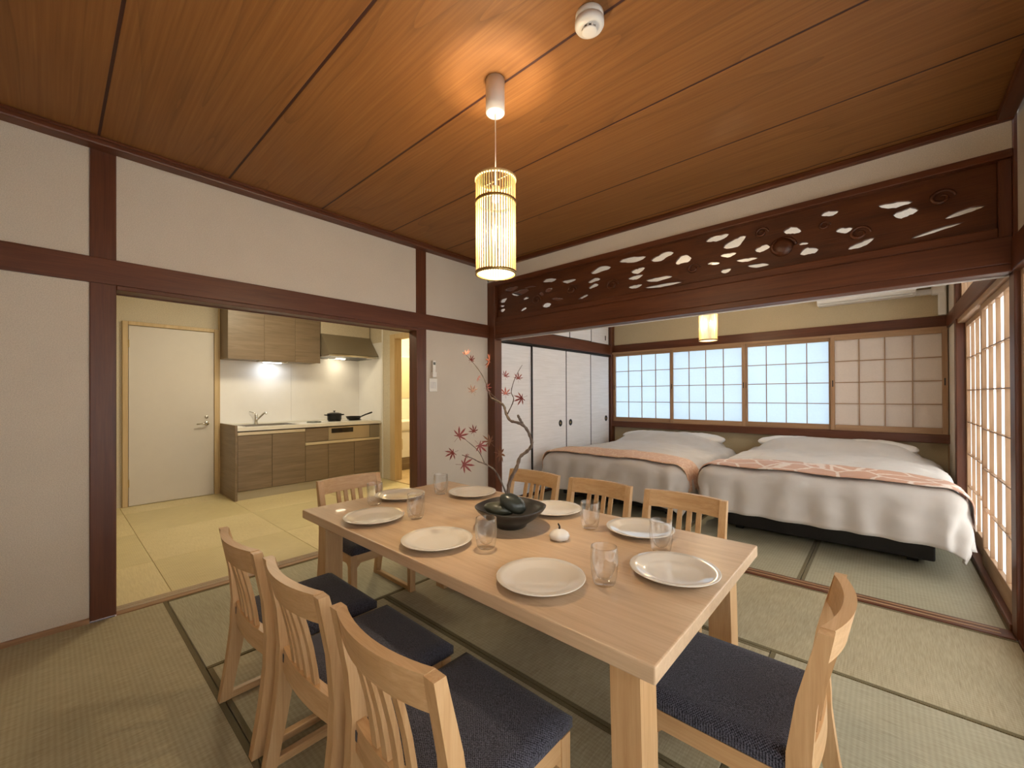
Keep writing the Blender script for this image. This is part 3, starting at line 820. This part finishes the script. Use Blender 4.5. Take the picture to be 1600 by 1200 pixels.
# washroom
va = thing('washstand', 'white washstand with drawers seen through the washroom doorway', 'washstand', (-2.8, .75, 0))
box('kick', -3.08, -2.60, .30, 1.10, 0, .10, 'laminate_y', va, .002)
box('body', -3.08, -2.585, .30, 1.10, .10, .62, 'panel_white', va, .003)
for z0, z1 in ((.205, .600),): 
    dd = box('drawer', -2.59, -2.57, .305, 1.095, z0, z1, 'panel_white', va, .003)
    bm = bmesh.new(); tube(bm, [(-2.57, .625, .33), (-2.545, .625, .34), (-2.545, .625, .50), (-2.57, .625, .51)], .006, 8); from_bm('handle', bm, 'strip', dd, True)
box('drawer', -2.59, -2.57, .305, 1.095, .105, .20, 'laminate_y', va, .003)
box('basin_top', -3.08, -2.56, .29, 1.11, .62, .78, 'counter', va, .02)
box('backsplash', -3.09, -3.06, .29, 1.11, .78, 1.12, 'counter', va, .004)
box('mirror_frame', -3.088, -3.06, .29, 1.30, 1.12, 1.86, 'white_plastic', va, .004)
box('mirror_glass', -3.061, -3.055, .32, 1.27, 1.14, 1.84, 'mirror', va, 0)
wlp = thing('washroom_ceiling_lamp', 'round warm lamp on the washroom ceiling', 'lamp', (-2.3, .85, 2.36))
bm = bmesh.new(); lathe(bm, [(0, -.07), (.10, -.065), (.13, -.03), (.13, -.005)], 28); lbm('lamp_shade', bm, 'wash_lamp', wlp, True)
bm = bmesh.new(); lathe(bm, [(.14, -.012), (.14, 0), (0, 0)], 28); lbm('lamp_base', bm, 'white_plastic', wlp, True)
klp = thing('kitchen_ceiling_lamp', 'round warm lamp on the kitchen ceiling', 'lamp', (-1.5, -1.5, 2.40))
bm = bmesh.new(); lathe(bm, [(0, -.09), (.16, -.085), (.22, -.05), (.23, -.01)], 32); lbm('lamp_shade', bm, 'round_lamp', klp, True)
bm = bmesh.new(); lathe(bm, [(.24, -.015), (.24, 0), (0, 0)], 32); lbm('lamp_base', bm, 'white_plastic', klp, True)

# ------------------------------------------------------------------ wall switch and remote, smoke detector, air conditioner
sw = thing('wall_switch', 'cream light switch plate on the plaster below the remote', 'switch', (0, -.712, 1.275))
box('switch_plate', -.009, .002, -.757, -.667, 1.215, 1.335, 'white_plastic', sw, .004)
for yy in (-.735, -.712, -.689): box('switch_rocker', .001, .005, yy-.009, yy+.009, 1.245, 1.305, 'matte_white', sw, .002)
rm = thing('remote_control', 'slim cream remote control in its wall holder above the switch', 'remote', (0, -.715, 1.42))
box('remote_body', .006, .022, -.732, -.698, 1.375, 1.50, 'white_plastic', rm, .005)
box('holder', -.008, .027, -.738, -.692, 1.345, 1.395, 'white_plastic', rm, .004)
box('remote_display', .0215, .0235, -.727, -.703, 1.46, 1.485, 'grey_rubber', rm, .001)

sd = thing('smoke_detector', 'round white smoke detector on the ceiling', 'smoke detector', (2.325, -1.80, ZC))
bm = bmesh.new(); lathe(bm, [(0, 0), (.047, 0), (.049, -.003), (.049, -.024), (0, -.024)], 36); lbm('detector_base', bm, 'matte_white', sd, True)
bm = bmesh.new(); lathe(bm, [(.044, -.023), (.051, -.026), (.051, -.040), (.047, -.047), (.030, -.052), (0, -.052)], 36); lbm('detector_head', bm, 'matte_white', sd, True)
bm = bmesh.new(); lathe(bm, [(0, -.064), (.024, -.064), (.027, -.062), (.027, -.060), (0, -.060)], 28); lbm('detector_cap', bm, 'matte_white', sd, True)
bm = bmesh.new(); lathe(bm, [(.023, -.061), (.023, -.051)], 24); lbm('detector_mesh', bm, 'lacquer', sd, True)
for k in range(10):
    a = k*PI/5
    bm = bmesh.new(); add_box(bm, .022, .027, -.0035, .0035, -.061, -.050, 0); bmesh.ops.rotate(bm, verts=bm.verts, matrix=Matrix.Rotation(a, 3, 'Z')); lbm('detector_rib', bm, 'matte_white', sd)

ac = thing('air_conditioner', 'white wall air conditioner above the bedroom window', 'air conditioner', (2.93, YB, 2.14))
bm = bmesh.new()
prism(bm, [(YB, 2.15), (YB-.16, 2.14), (YB-.20, 2.17), (YB-.215, 2.25), (YB-.21, 2.40), (YB-.19, 2.415), (YB, 2.415)], 'x', 2.55, 3.33)
bmesh.ops.bevel(bm, geom=bm.edges[:], offset=.006, segments=2, affect='EDGES')
from_bm('housing', bm, 'white_plastic', ac)
box('air_flap', 2.575, 3.305, YB-.205, YB-.165, 2.140, 2.148, 'matte_white', ac, .002)
box('front_seam', 2.565, 3.315, YB-.2125, YB-.205, 2.195, 2.199, 'grey_rubber', ac, 0)
pc = thing('pipe_cover', 'cream pipe cover running from the air conditioner to the corner', 'pipe cover', (3.42, YB-.03, 2.1))
box('cover_run', 3.33, 3.53, YB-.07, YB-.002, 2.15, 2.20, 'white_plastic', pc, .008)
box('cover_elbow', 3.44, 3.54, YB-.085, YB-.002, 2.14, 2.235, 'white_plastic', pc, .012)
box('cover_drop', 3.485, 3.54, YB-.08, YB-.022, 1.935, 2.5, 'white_plastic', pc, .008)

# ------------------------------------------------------------------ lanterns
def lantern(label, loc, zbot, ztop_rel, canopy, power):
    """loc: ceiling point; heights relative to the ceiling"""
    t = thing('pendant_lantern', label, 'lamp', loc, 0, 'bamboo pendant lanterns')
    R = .085
    zb, zt, zm = zbot, ztop_rel, zbot+.300
    bm = bmesh.new(); lathe(bm, [(0, -canopy), (.037, -canopy), (.040, -canopy+.004), (.040, 0), (0, 0)], 32); lbm('canopy', bm, 'matte_white', t, True)
    bm = bmesh.new(); tube(bm, [(0, 0, -canopy+.002), (0, 0, zt-.10)], .0022, 8); lbm('cord', bm, 'white_plastic', t, True)
    for z in (zb, zm, zt):
        bm = bmesh.new(); lathe(bm, [(R-.004, z-.006), (R+.003, z-.006), (R+.003, z+.006), (R-.004, z+.006), (R-.004, z-.006)], 44); lbm('bamboo_ring', bm, 'brass' if z != zt else 'bamboo_x', t, True)
    n = 44
    me = None
    for k in range(n):
        a = 2*PI*k/n
        if me is None:
            b_ = bmesh.new(); add_box(b_, R-.0035, R, -.0028, .0028, zb, zt, 0)
            o = lbm('slat', b_, 'bamboo_z', t); me = o.data
        else:
            o = bpy.data.objects.new('slat', me); COL.objects.link(o); local(o, t)
        o.rotation_euler = (0, 0, a)
    bm = bmesh.new(); lathe(bm, [(R-.0065, zb+.004), (R-.0065, zm)], 44); lbm('paper_shade', bm, 'lamp_paper', t, True)
    bm = bmesh.new(); lathe(bm, [(0, zb-.002), (R-.008, zb-.002), (R-.006, zb+.002)], 44); lbm('diffuser', bm, 'lamp_bottom', t, True)
    bm = bmesh.new(); tube(bm, [(-R+.004, 0, zt-.004), (R-.004, 0, zt-.004)], .0011, 6); lbm('spider_wire', bm, 'bamboo_x', t)
    bm = bmesh.new(); lathe(bm, [(0, zm+.075), (.016, zm+.07), (.018, zm+.01), (0, zm)], 16); lbm('lamp_socket', bm, 'white_plastic', t, True)
    # the bulb
    L = bpy.data.lights.new('lamp_light', 'POINT'); L.energy = power; L.color = WARM; L.shadow_soft_size = .04
    lo = bpy.data.objects.new('lamp_light', L); COL.objects.link(lo); local(lo, t); lo.location = (0, 0, zb+.17)
    return t
lantern('bamboo and paper pendant lantern hanging over the dining table', (1.866, -1.805, ZC), 1.695-ZC, 2.094-ZC, .145, LAMP)
lantern('bamboo and paper pendant lantern hanging in the bedroom', (1.775, 1.36, 2.50), 1.725-2.50, 2.124-2.50, .12, LAMP*.62)

# ------------------------------------------------------------------ dining table
TX0, TX1, TY0, TY1, TZ = .968, 2.742, -2.247, -1.331, .62
tb = thing('dining_table', 'long pale oak dining table set with plates and glasses', 'table', ((TX0+TX1)/2, (TY0+TY1)/2, 0))
box('tabletop', TX0, TX1, TY0, TY1, TZ-.040, TZ, 'table_oak', tb, .004)
for sx in (-1, 1):
    xo = TX0 if sx < 0 else TX1
    for sy in (-1, 1):
        yo = TY0 if sy < 0 else TY1
        bm = bmesh.new()
        xa, xb = xo - sx*.060, xo - sx*.135
        prism(bm, [(xa, TZ-.04), (xb, TZ-.04), (xb+sx*.012, 0), (xa+sx*.012, 0)], 'y', yo-sy*.055, yo-sy*.140)
        from_bm('leg', bm, 'oak_z', tb)
    x0, x1 = sorted((xo-sx*.075, xo-sx*.120))
    box('end_apron', x0, x1, TY0+.14, TY1-.14, TZ-.10, TZ-.04, 'oak_y', tb, .003)
for sy in (-1, 1):
    yo = TY0 if sy < 0 else TY1
    y0, y1 = sorted((yo-sy*.16, yo-sy*.185))
    box('side_apron', TX0+.13, TX1-.13, y0, y1, TZ-.085, TZ-.04, 'oak_x', tb, .003)

# ------------------------------------------------------------------ chairs (front faces local +y)
def sweep_post(x0, x1, stations):
    """side profile (y centre, y width) at each height, extruded in x"""
    bm = bmesh.new()
    left = [(yc-w/2, z) for z, yc, w in stations]
    right = [(yc+w/2, z) for z, yc, w in reversed(stations)]
    n = len(stations)
    ra = [[bm.verts.new((x, yc-w/2, z)) for z, yc, w in stations] for x in (x0, x1)]
    rb = [[bm.verts.new((x, yc+w/2, z)) for z, yc, w in stations] for x in (x0, x1)]
    for i in range(n-1):
        bm.faces.new((ra[0][i], ra[0][i+1], rb[0][i+1], rb[0][i]))
        bm.faces.new((ra[1][i], rb[1][i], rb[1][i+1], ra[1][i+1]))
        bm.faces.new((ra[0][i], ra[1][i], ra[1][i+1], ra[0][i+1]))
        bm.faces.new((rb[0][i], rb[0][i+1], rb[1][i+1], rb[1][i]))
    for e in (0, n-1):
        bm.faces.new((ra[0][e], rb[0][e], rb[1][e], ra[1][e]))
    return bm
def post_y(z):
    pts = [(0, -.208), (.15, -.180), (.28, -.160), (.38, -.158), (.50, -.172), (.665, -.208)]
    for (za, ya), (zb, yb) in zip(pts, pts[1:]):
        if za <= z <= zb:
            s = (z-za)/(zb-za); return ya+(yb-ya)*s
    return pts[-1][1]
def curve_rail(z0, z1, thick, sag, x0=-.175, x1=.175, n=12, crown=0.0):
    bm = bmesh.new(); rows = []
    for k in range(n+1):
        x = x0+(x1-x0)*k/n; u = 2*k/n-1
        b0, b1 = post_y(z0)-sag*(1-u*u), post_y(z1)-sag*(1-u*u)
        zc = z1+crown*(1-u*u)
        rows.append([bm.verts.new(p) for p in ((x, b0-thick/2, z0), (x, b0+thick/2, z0), (x, b1+thick/2, zc), (x, b1-thick/2, zc))])
    for A, B in zip(rows, rows[1:]):
        for i in range(4): bm.faces.new((A[i], A[(i+1) % 4], B[(i+1) % 4], B[i]))
    bm.faces.new(rows[0][::-1]); bm.faces.new(rows[-1])
    return bm
def make_chair():
    t = thing('dining_chair', '', 'chair', group='oak dining chairs round the table')
    st = [(z, post_y(z), w) for z, w in ((0, .038), (.08, .040), (.15, .043), (.22, .047), (.28, .052), (.33, .052), (.38, .048), (.44, .043), (.50, .039), (.58, .034), (.665, .028))]
    for s in (-1, 1):
        x0, x1 = sorted((s*.173, s*.205))
        lbm('back_post', sweep_post(x0, x1, st), 'oak_z', t)
    lbm('top_rail', curve_rail(.585, .667, .026, .030), 'oak_x', t)
    lbm('back_rail', curve_rail(.300, .372, .026, .016), 'oak_x', t)
    for x in (-.072, -.024, .024, .072):
        u = x/.175
        bm = sweep_post(x-.0115, x+.0115, [(z, post_y(z)-(.016+(.030-.016)*(z-.36)/.23)*(1-u*u), .013) for z in (.365, .42, .48, .54, .59)])
        lbm('back_slat', bm, 'oak_z', t)
    for s in (-1, 1):
        x0, x1 = sorted((s*.168, s*.203))
        bm = bmesh.new(); prism(bm, [(.170, .322), (.207, .322), (.207, 0), (.178, 0)], 'x', x0, x1); lbm('front_leg', bm, 'oak_z', t)
        x0, x1 = sorted((s*.174, s*.200))
        lbox('floor_runner', x0, x1, -.192, .182, 0, .026, 'oak_y', t, .003)
        bm = bmesh.new(); prism(bm, [(-.145, .322), (.175, .322), (.175, .245), (.150, .272), (-.115, .272), (-.145, .245)], 'x', x0, x1); lbm('side_rail', bm, 'oak_y', t)
    bm = bmesh.new(); prism(bm, [(-.17, .322), (.17, .322), (.17, .245), (.145, .272), (-.145, .272), (-.17, .245)], 'y', .178, .203); lbm('front_rail', bm, 'oak_x', t)
    # cushion: soft rounded slab, a little domed
    bm = bmesh.new(); bmesh.ops.create_grid(bm, x_segments=16, y_segments=16, size=1)
    top = []
    for v in bm.verts:
        u, w = v.co.x, v.co.y
        e = max(abs(u), abs(w))
        v.co = Vector((u*.203, .022+w*.196, .3655 + .006*(1-u*u)*(1-w*w) - .014*max(0, (e-.9)/.1)**2))
    geo = bmesh.ops.extrude_edge_only(bm, edges=[e for e in bm.edges if e.is_boundary])
    nv = [g for g in geo['geom'] if isinstance(g, bmesh.types.BMVert)]
    for v in nv: v.co.z = .326; v.co.x *= 1.0
    lbm('seat_cushion', bm, 'navy_weave', t, True)
    lbox('seat_base', -.195, .195, -.13, .205, .318, .327, 'lacquer', t, .002)
    return t
ch0 = make_chair()
CH = [  # x, y, rotation, label
    (1.368, -2.412, 0, 'oak chair on the near long side, farthest left'),
    (1.827, -2.400, 0, 'oak chair in the middle of the near long side'),
    (2.290, -2.395, 0, 'oak chair on the near long side, largest at the bottom of the picture'),
    (1.348, -1.118, PI, 'oak chair on the bed side of the table behind the stone bowl'),
    (1.838, -1.112, PI, 'oak chair in the middle of the bed side of the table'),
    (2.326, -1.110, PI, 'oak chair on the bed side of the table nearest the big bed'),
    (2.790, -1.770, PI/2, 'oak chair with navy seat at the right end of the table'),
    (.770, -1.800, -PI/2, 'oak chair at the far left end of the table facing us'),
]
for i, (x, y, rz, lab) in enumerate(CH):
    o = ch0 if i == 0 else copy_tree(ch0)
    o.location = (x, y, 0); o.rotation_euler = (0, 0, rz); o['label'] = lab

# ------------------------------------------------------------------ tableware
bm = bmesh.new()
lathe(bm, [(0, 0), (.075, 0), (.080, .004), (.085, .005), (.115, .014), (.131, .0205), (.1325, .022), (.131, .0235), (.112, .0185), (.090, .0105), (.078, .008), (0, .0075)], 56)
pl0 = from_bm('dinner_plate', bm, 'ceramic', None, True)
PL = [(1.385, -2.099, 'white dinner plate on the near side, leftmost'), (1.837, -2.099, 'white dinner plate in the middle of the near side'),
      (2.329, -2.097, 'white dinner plate on the near side, beside the tall glass'), (2.605, -1.782, 'white dinner plate at the right end of the table'),
      (1.371, -1.490, 'white dinner plate on the bed side left of the stone bowl'), (1.916, -1.468, 'white dinner plate half hidden behind the stone bowl'),
      (2.354, -1.477, 'white dinner plate on the bed side, farthest right'), (1.116, -1.791, 'white dinner plate at the far left end of the table')]
for i, (x, y, lab) in enumerate(PL):
    o = pl0 if i == 0 else pl0.copy()
    if i: COL.objects.link(o)
    o.location = (x, y, TZ); tag(o, lab, 'plate', 'dinner plates on the table')
# double-walled tumblers
def glass_mesh():
    bm = bmesh.new()
    lathe(bm, [(0, .002), (.028, .002), (.033, .010), (.037, .030), (.0395, .055), (.0400, .080), (.0385, .105), (.0375, .112), (.0365, .1125), (.0355, .110),
               (.0355, .095), (.0345, .070), (.0300, .045), (.0210, .024), (.0100, .016), (0, .015)], 36)
    return bm
gl0 = from_bm('glass_tumbler', glass_mesh(), 'thin_glass', None, True)
GL = [(1.150, -1.962, 'clear glass tumbler at the far left end of the table'), (1.508, -1.963, 'clear glass tumbler right of the leftmost near plate'),
      (1.223, -1.595, 'clear glass tumbler at the far left corner by the doorway'), (2.010, -2.010, 'clear glass tumbler in front of the stone bowl'),
      (2.177, -1.569, 'clear glass tumbler behind the white ornament'), (2.500, -1.624, 'clear glass tumbler before the rightmost bed-side plate'),
      (2.477, -1.984, 'clear glass tumbler between the two largest plates')]
for i, (x, y, lab) in enumerate(GL):
    o = gl0 if i == 0 else gl0.copy()
    if i: COL.objects.link(o)
    o.location = (x, y, TZ); tag(o, lab, 'glass', 'glass tumblers on the table')

# bowl with stones and maple branch
BX, BY = 1.905, -1.762
bm = bmesh.new()
lathe(bm, [(0, 0), (.060, 0), (.066, .004), (.072, .016), (.110, .042), (.140, .068), (.151, .083), (.152, .088), (.147, .088), (.134, .070), (.104, .047), (.06, .030), (0, .026)], 56)
for v in bm.verts:
    r = math.hypot(v.co.x, v.co.y)
    if r > .1:
        a = math.atan2(v.co.y, v.co.x)
        v.co.z += .004*math.sin(3*a+.6)*(r-.1)/.05
bo = from_bm('flower_bowl', bm, 'bowl_glaze', None, True); bo.location = (BX, BY, TZ)
tag(bo, 'wide black flower bowl holding stones and a maple branch', 'bowl')
def stone(label, loc, r, rot, mtl):
    bm = bmesh.new(); bmesh.ops.create_icosphere(bm, subdivisions=4, radius=1)
    for v in bm.verts:
        n = noise.noise(v.co*1.3 + Vector(loc)*7)
        v.co *= 1+.07*n
        v.co = Vector((v.co.x*r[0], v.co.y*r[1], v.co.z*r[2]))
    o = from_bm('river_stone', bm, mtl, None, True)
    o.location = loc; o.rotation_euler = rot
    return tag(o, label, 'stone', 'stones in the bowl')
stone('flat mossy grey stone lying low in the black bowl', (BX-.035, BY-.030, TZ+.074), (.068, .046, .028), (0, .1, .75), 'stone_pale')
stone('smooth dark grey stone leaning on top in the black bowl', (BX+.018, BY-.005, TZ+.100), (.062, .042, .036), (.15, .45, .55), 'stone')

br = thing('maple_branch', 'bare twisted maple branch with a few dark red leaves standing in the bowl', 'branch', (BX-.006, BY-.008, TZ+.05))
T = [(1.899, -1.770, .70), (1.899, -1.77, .767), (1.907, -1.764, .816), (1.921, -1.738, .869), (1.925, -1.721, .911), (1.948, -1.701, .936), (1.969, -1.695, .965), (1.969, -1.709, 1.007), (1.967, -1.738, 1.044), (1.953, -1.763, 1.061), (1.922, -1.778, 1.07), (1.895, -1.775, 1.097), (1.875, -1.767, 1.129), (1.854, -1.772, 1.146), (1.813, -1.783, 1.164)]
def stem(nm, pts, r0, r1, k=4):
    P = smooth_pts(pts, k); n = len(P)
    bm = bmesh.new()
    tube(bm, P, [(r0+(r1-r0)*i/(n-1))*(1+.18*math.sin(i*2.3)) for i in range(n)], 8)
    return from_bm(nm, bm, 'bark', br, True)
stem('trunk', T, .0085, .0045)
stem('twig', [T[-2], T[-1], (1.79, -1.79, 1.227), (1.768, -1.797, 1.27), (1.741, -1.82, 1.319), (1.701, -1.844, 1.37)], .0028, .0012)
stem('twig', [(1.959, -1.745, 1.057), (1.962, -1.765, 1.078), (1.965, -1.78, 1.094)], .006, .005)
stem('twig', [(1.899, -1.772, 1.097), (1.939, -1.777, 1.157), (1.945, -1.798, 1.192), (1.964, -1.795, 1.249), (1.992, -1.783, 1.301)], .0026, .0010)
stem('twig', [(1.899, -1.77, .74), (1.887, -1.822, .847), (1.872, -1.862, .887), (1.85, -1.896, .905), (1.838, -1.92, .92), (1.815, -1.954, .935)], .0042, .0014)
stem('twig', [(1.861, -1.872, .896), (1.828, -1.875, .944), (1.781, -1.904, .99)], .0022, .0010)
stem('twig', [(1.875, -1.767, 1.129), (1.85, -1.77, 1.15), (1.82, -1.80, 1.19), (1.79, -1.79, 1.21)], .002, .001)
def leaf_mesh():
    """seven-lobed maple leaf, slightly cupped"""
    bm = bmesh.new()
    lobes = [(-125, .55), (-82, .80), (-40, .95), (0, 1.0), (40, .95), (82, .80), (125, .55)]
    ctr = bm.verts.new((0, 0, 0))
    ring = []
    for i, (a, l) in enumerate(lobes):
        a = math.radians(a)
        for da, rr in ((-11, .42), (-7, .66), (0, 1.0), (7, .66), (11, .42)):
            q = a+math.radians(da*1.15)
            r = l*rr
            ring.append(bm.verts.new((r*math.sin(q), r*math.cos(q), .18*r*r - .05*abs(da)/11)))
        if i < 6:
            b2 = math.radians((lobes[i][0]+lobes[i+1][0])/2)
            ring.append(bm.verts.new((.20*math.sin(b2), .20*math.cos(b2), -.02)))
    tail = bm.verts.new((0, -.12, 0)); ring.append(tail)
    for i in range(len(ring)):
        bm.faces.new((ctr, ring[i], ring[(i+1) % len(ring)]))
    add_box(bm, -.012, .012, -.75, 0, -.012, .012, 0)
    return bm
LV = [(1.928, -1.814, 1.257, .0212, 0), (1.98, -1.794, 1.246, .0209, 0), (1.921, -1.807, 1.184, .0266, 0), (1.97, -1.762, 1.165, .0293, 0), (1.792, -1.788, 1.21, .0253, 0), (1.757, -1.806, 1.256, .0198, 1), (1.733, -1.828, 1.334, .0198, 0), (1.708, -1.837, 1.363, .0228, 1), (1.799, -1.782, 1.328, .0366, 1), (1.753, -1.836, 1.196, .0252, 2), (1.761, -1.922, 1.007, .035, 0), (1.799, -1.875, 1.025, .0244, 0), (1.84, -1.878, .969, .0319, 0), (1.856, -1.837, .982, .0323, 2), (1.787, -1.979, .944, .0286, 0), (1.813, -1.942, .894, .0366, 0), (1.9, -1.824, .934, .0373, 2), (1.812, -1.93, .929, .0132, 0)]
rl = random.Random(11)
lmesh = {}
for k, (x, y, z, s, c) in enumerate(LV):
    if c not in lmesh:
        o = from_bm('leaf', leaf_mesh(), ('leaf_red', 'leaf_pink', 'leaf_brown')[c], br, True); lmesh[c] = o.data
    else:
        o = bpy.data.objects.new('leaf', lmesh[c]); COL.objects.link(o); o.parent = br; o.matrix_parent_inverse = base_of(br).inverted()
    o.location = (x, y, z); o.scale = (s*1.25,)*3
    # face roughly sideways out of the branch, each with its own tilt
    o.rotation_euler = (PI/2-.35+rl.uniform(-.5, .5), rl.uniform(-2.4, 2.4), .73+rl.uniform(-.7, .7))

on = thing('ceramic_ornament', 'small white gourd-shaped ceramic ornament with a dark stem', 'ornament', (2.157, -1.760, TZ))
bm = bmesh.new(); lathe(bm, [(0, 0), (.026, 0), (.036, .006), (.040, .015), (.036, .025), (.024, .034), (.010, .040), (.004, .042), (0, .042)], 32)
for v in bm.verts:
    a = math.atan2(v.co.y, v.co.x); q = 1+.025*math.cos(6*a); v.co.x *= q; v.co.y *= q
lbm('ornament_body', bm, 'matte_white', on, True)
bm = bmesh.new(); tube(bm, [(0, 0, .038), (.001, .001, .050), (-.004, -.002, .062)], [.005, .0035, .003], 8); lbm('ornament_stem', bm, 'lacquer', on, True)

# ------------------------------------------------------------------ beds
def rise(y, u):
    s = max(0, min(1, (y-2.02)/.38)); s = s*s*(3-2*s)
    return .105*s*(1-u**6)
def drape(name, cx, hw, yfoot, yhead, ztop, over_side, over_foot, R, mtl, flare=.06, amp=.012, crown=.03, seed=0, zmin=.015, nx=90, ny=90, limx=None, thick=.012):
    bm = bmesh.new(); grid = []
    La = hw+over_side; Lb = (yhead-yfoot)+over_foot
    for j in range(ny+1):
        row = []
        b = Lb*j/ny
        for i in range(nx+1):
            a = -La+2*La*i/nx
            ea = max(0, abs(a)-hw); eb = max(0, b-(yhead-yfoot))
            e = math.hypot(ea, eb)
            if e > 0:
                ux, uy = (ea/e), (eb/e)
                e = e if e < over_side else over_side+(e-over_side)*.38
                if e < PI*R/2: hh, dz = R*math.sin(e/R), R*(1-math.cos(e/R))
                else: hh, dz = R+(e-PI*R/2)*flare, R+(e-PI*R/2)*.985
            else: hh = dz = 0; ux = uy = 0
            sg = 1 if a >= 0 else -1
            x = cx+sg*(min(abs(a), hw)+hh*ux); y = yhead-min(b, yhead-yfoot)-hh*uy
            u = min(1, abs(a)/hw); w = min(1, b/(yhead-yfoot))
            z = ztop+crown*(1-u**4)*(1-.8*w**6)-dz+rise(y, u)
            p = Vector((x*2.2+seed*9, y*2.2, z*2.2))
            nz = noise.fractal(p*1.6, 1.0, 2.0, 4)
            fold = math.sin((a if eb > 0 else b)*26+seed*3+3*noise.noise(p*.8))*min(1, dz/.25)
            z += amp*nz*(1 if dz < R else .5)
            if dz > R*.3:
                x += sg*ux*(amp*.8*fold+amp*nz); y -= uy*(amp*.8*fold+amp*nz)
            if z < zmin:
                x += sg*ux*(zmin-z)*.5; y -= uy*(zmin-z)*.5; z = zmin+.004*abs(fold)
            if limx: x = max(limx[0], min(limx[1], x))
            row.append(bm.verts.new((x, y, z)))
        grid.append(row)
    for A, B in zip(grid, grid[1:]):
        for i in range(nx): bm.faces.new((A[i], A[i+1], B[i+1], B[i]))
    o = from_bm(name, bm, mtl, None, True)
    s = o.modifiers.new('thickness', 'SOLIDIFY'); s.thickness = thick; s.offset = -1
    return o
def runner(name, cx, hw, y0, y1, ztop, R, over, mtl, crown, seed, limx, flare):
    bm = bmesh.new(); grid = []
    La = hw+over; nx, ny = 90, 14
    yf = .78
    for j in range(ny+1):
        row = []; yy = y0+(y1-y0)*j/ny
        for i in range(nx+1):
            a = -La+2*La*i/nx; ea = max(0, abs(a)-hw)
            y = yy+.02*noise.noise(Vector((a*1.5, seed, 0)))
            eb = max(0, yf-y); e = math.hypot(ea, eb)
            if e > 0:
                if e < PI*R/2: hh, dz = R*math.sin(e/R), R*(1-math.cos(e/R))
                else: hh, dz = R+(e-PI*R/2)*flare, R+(e-PI*R/2)*.985
                ux, uy = ea/e, eb/e
            else: hh = dz = ux = uy = 0
            sg = 1 if a >= 0 else -1
            x = cx+sg*(min(abs(a), hw)+hh*ux+.014*ux); yw = max(y, yf)-hh*uy-.010*uy
            u = min(1, abs(a)/hw); w = min(1, (2.64-max(y, yf))/(2.64-yf))
            z = ztop+crown*(1-u**4)*(1-.8*w**6)-dz+.020
            p = Vector((x*2.2+seed*9, yw*2.2, z*2.2))
            z += .010*noise.fractal(p*1.6, 1.0, 2.0, 4)*(1 if dz < R else .5)
            z += .003*noise.noise(Vector((x*14, yw*14, seed)))
            if limx: x = max(limx[0], min(limx[1], x))
            row.append(bm.verts.new((x, yw, z)))
        grid.append(row)
    for A, B in zip(grid, grid[1:]):
        for i in range(nx): bm.faces.new((A[i], A[i+1], B[i+1], B[i]))
    o = from_bm(name, bm, mtl, None, True)
    s = o.modifiers.new('thickness', 'SOLIDIFY'); s.thickness = .006; s.offset = 1
    return o
def pillow(label, cx, cy, cz, sx, sy, sz, rx, rz, seed):
    bm = bmesh.new(); bmesh.ops.create_uvsphere(bm, u_segments=40, v_segments=24, radius=1)
    for v in bm.verts:
        x, y, z = v.co
        f = lambda q, p: math.copysign(abs(q)**p, q)
        r = math.hypot(x, y)
        if r > 1e-6:
            c, s = x/r, y/r
            k = 1/max(abs(c)**3.2+abs(s)**3.2, 1e-6)**(1/3.2)
            x, y = c*r*k, s*r*k
        n = noise.fractal(Vector((x*2+seed*5, y*2, z)), 1.0, 2.0, 3)
        v.co = Vector((x*sx, y*sy, z*sz*(1+.15*n)))
    o = from_bm('pillow', bm, 'pillow_linen', None, True)
    o.location = (cx, cy, cz); o.rotation_euler = (rx, 0, rz)
    return tag(o, label, 'pillow', 'pillows on the beds')
def bed(cx, half, label, zt):
    t = thing('bed', label, 'bed', (cx, 1.75, 0), 0, 'beds in the tatami bedroom')
    box('bed_base', cx-half+.02, cx+half-.02, .93, 2.66, .035, .20, 'black_board', t, .01)
    for sx in (-1, 1):
        for yy in (1.02, 2.55):
            x0, x1 = sorted((cx+sx*(half-.10), cx+sx*(half-.16)))
            box('bed_leg', x0, x1, yy-.03, yy+.03, 0, .04, 'black_board', t, .003)
    box('mattress', cx-half, cx+half, .80, 2.66, .20, zt-.05, 'linen', t, .05)
    return t
bed(.955, .68, 'low double bed beside the white closet doors', .53)
bed(2.685, .68, 'low double bed beside the veranda screens, nearest the camera', .56)
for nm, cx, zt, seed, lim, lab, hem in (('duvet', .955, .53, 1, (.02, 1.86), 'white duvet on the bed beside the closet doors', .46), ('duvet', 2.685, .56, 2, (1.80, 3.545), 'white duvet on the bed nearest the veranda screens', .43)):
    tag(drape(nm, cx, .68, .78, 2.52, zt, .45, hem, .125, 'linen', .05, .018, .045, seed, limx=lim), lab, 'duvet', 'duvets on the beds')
tag(runner('bed_runner', .955, .68, .74, 1.06, .53, .125, .33, 'brocade_peach', .045, 1, (.012, 1.868), .05), 'peach brocade runner across the bed beside the closet doors', 'bed runner', 'brocade bed runners')
tag(runner('bed_runner', 2.685, .68, .74, 1.06, .56, .125, .33, 'brocade_pink', .045, 2, (1.79, 3.553), .05), 'pink brocade runner with pale flower outlines across the nearer bed', 'bed runner', 'brocade bed runners')
pillow('white pillow nearest the closet doors on the far bed', .63, 2.50, .605, .34, .17, .075, .0, .0, 1)
pillow('white pillow on the far bed nearest the other bed', 1.29, 2.50, .610, .33, .17, .075, .0, -.02, 2)
pillow('white pillow on the near bed by the gap between beds', 2.33, 2.50, .635, .34, .17, .075, .0, .02, 3)
pillow('white pillow on the near bed by the veranda screens', 3.01, 2.50, .635, .33, .17, .075, .0, -.02, 4)
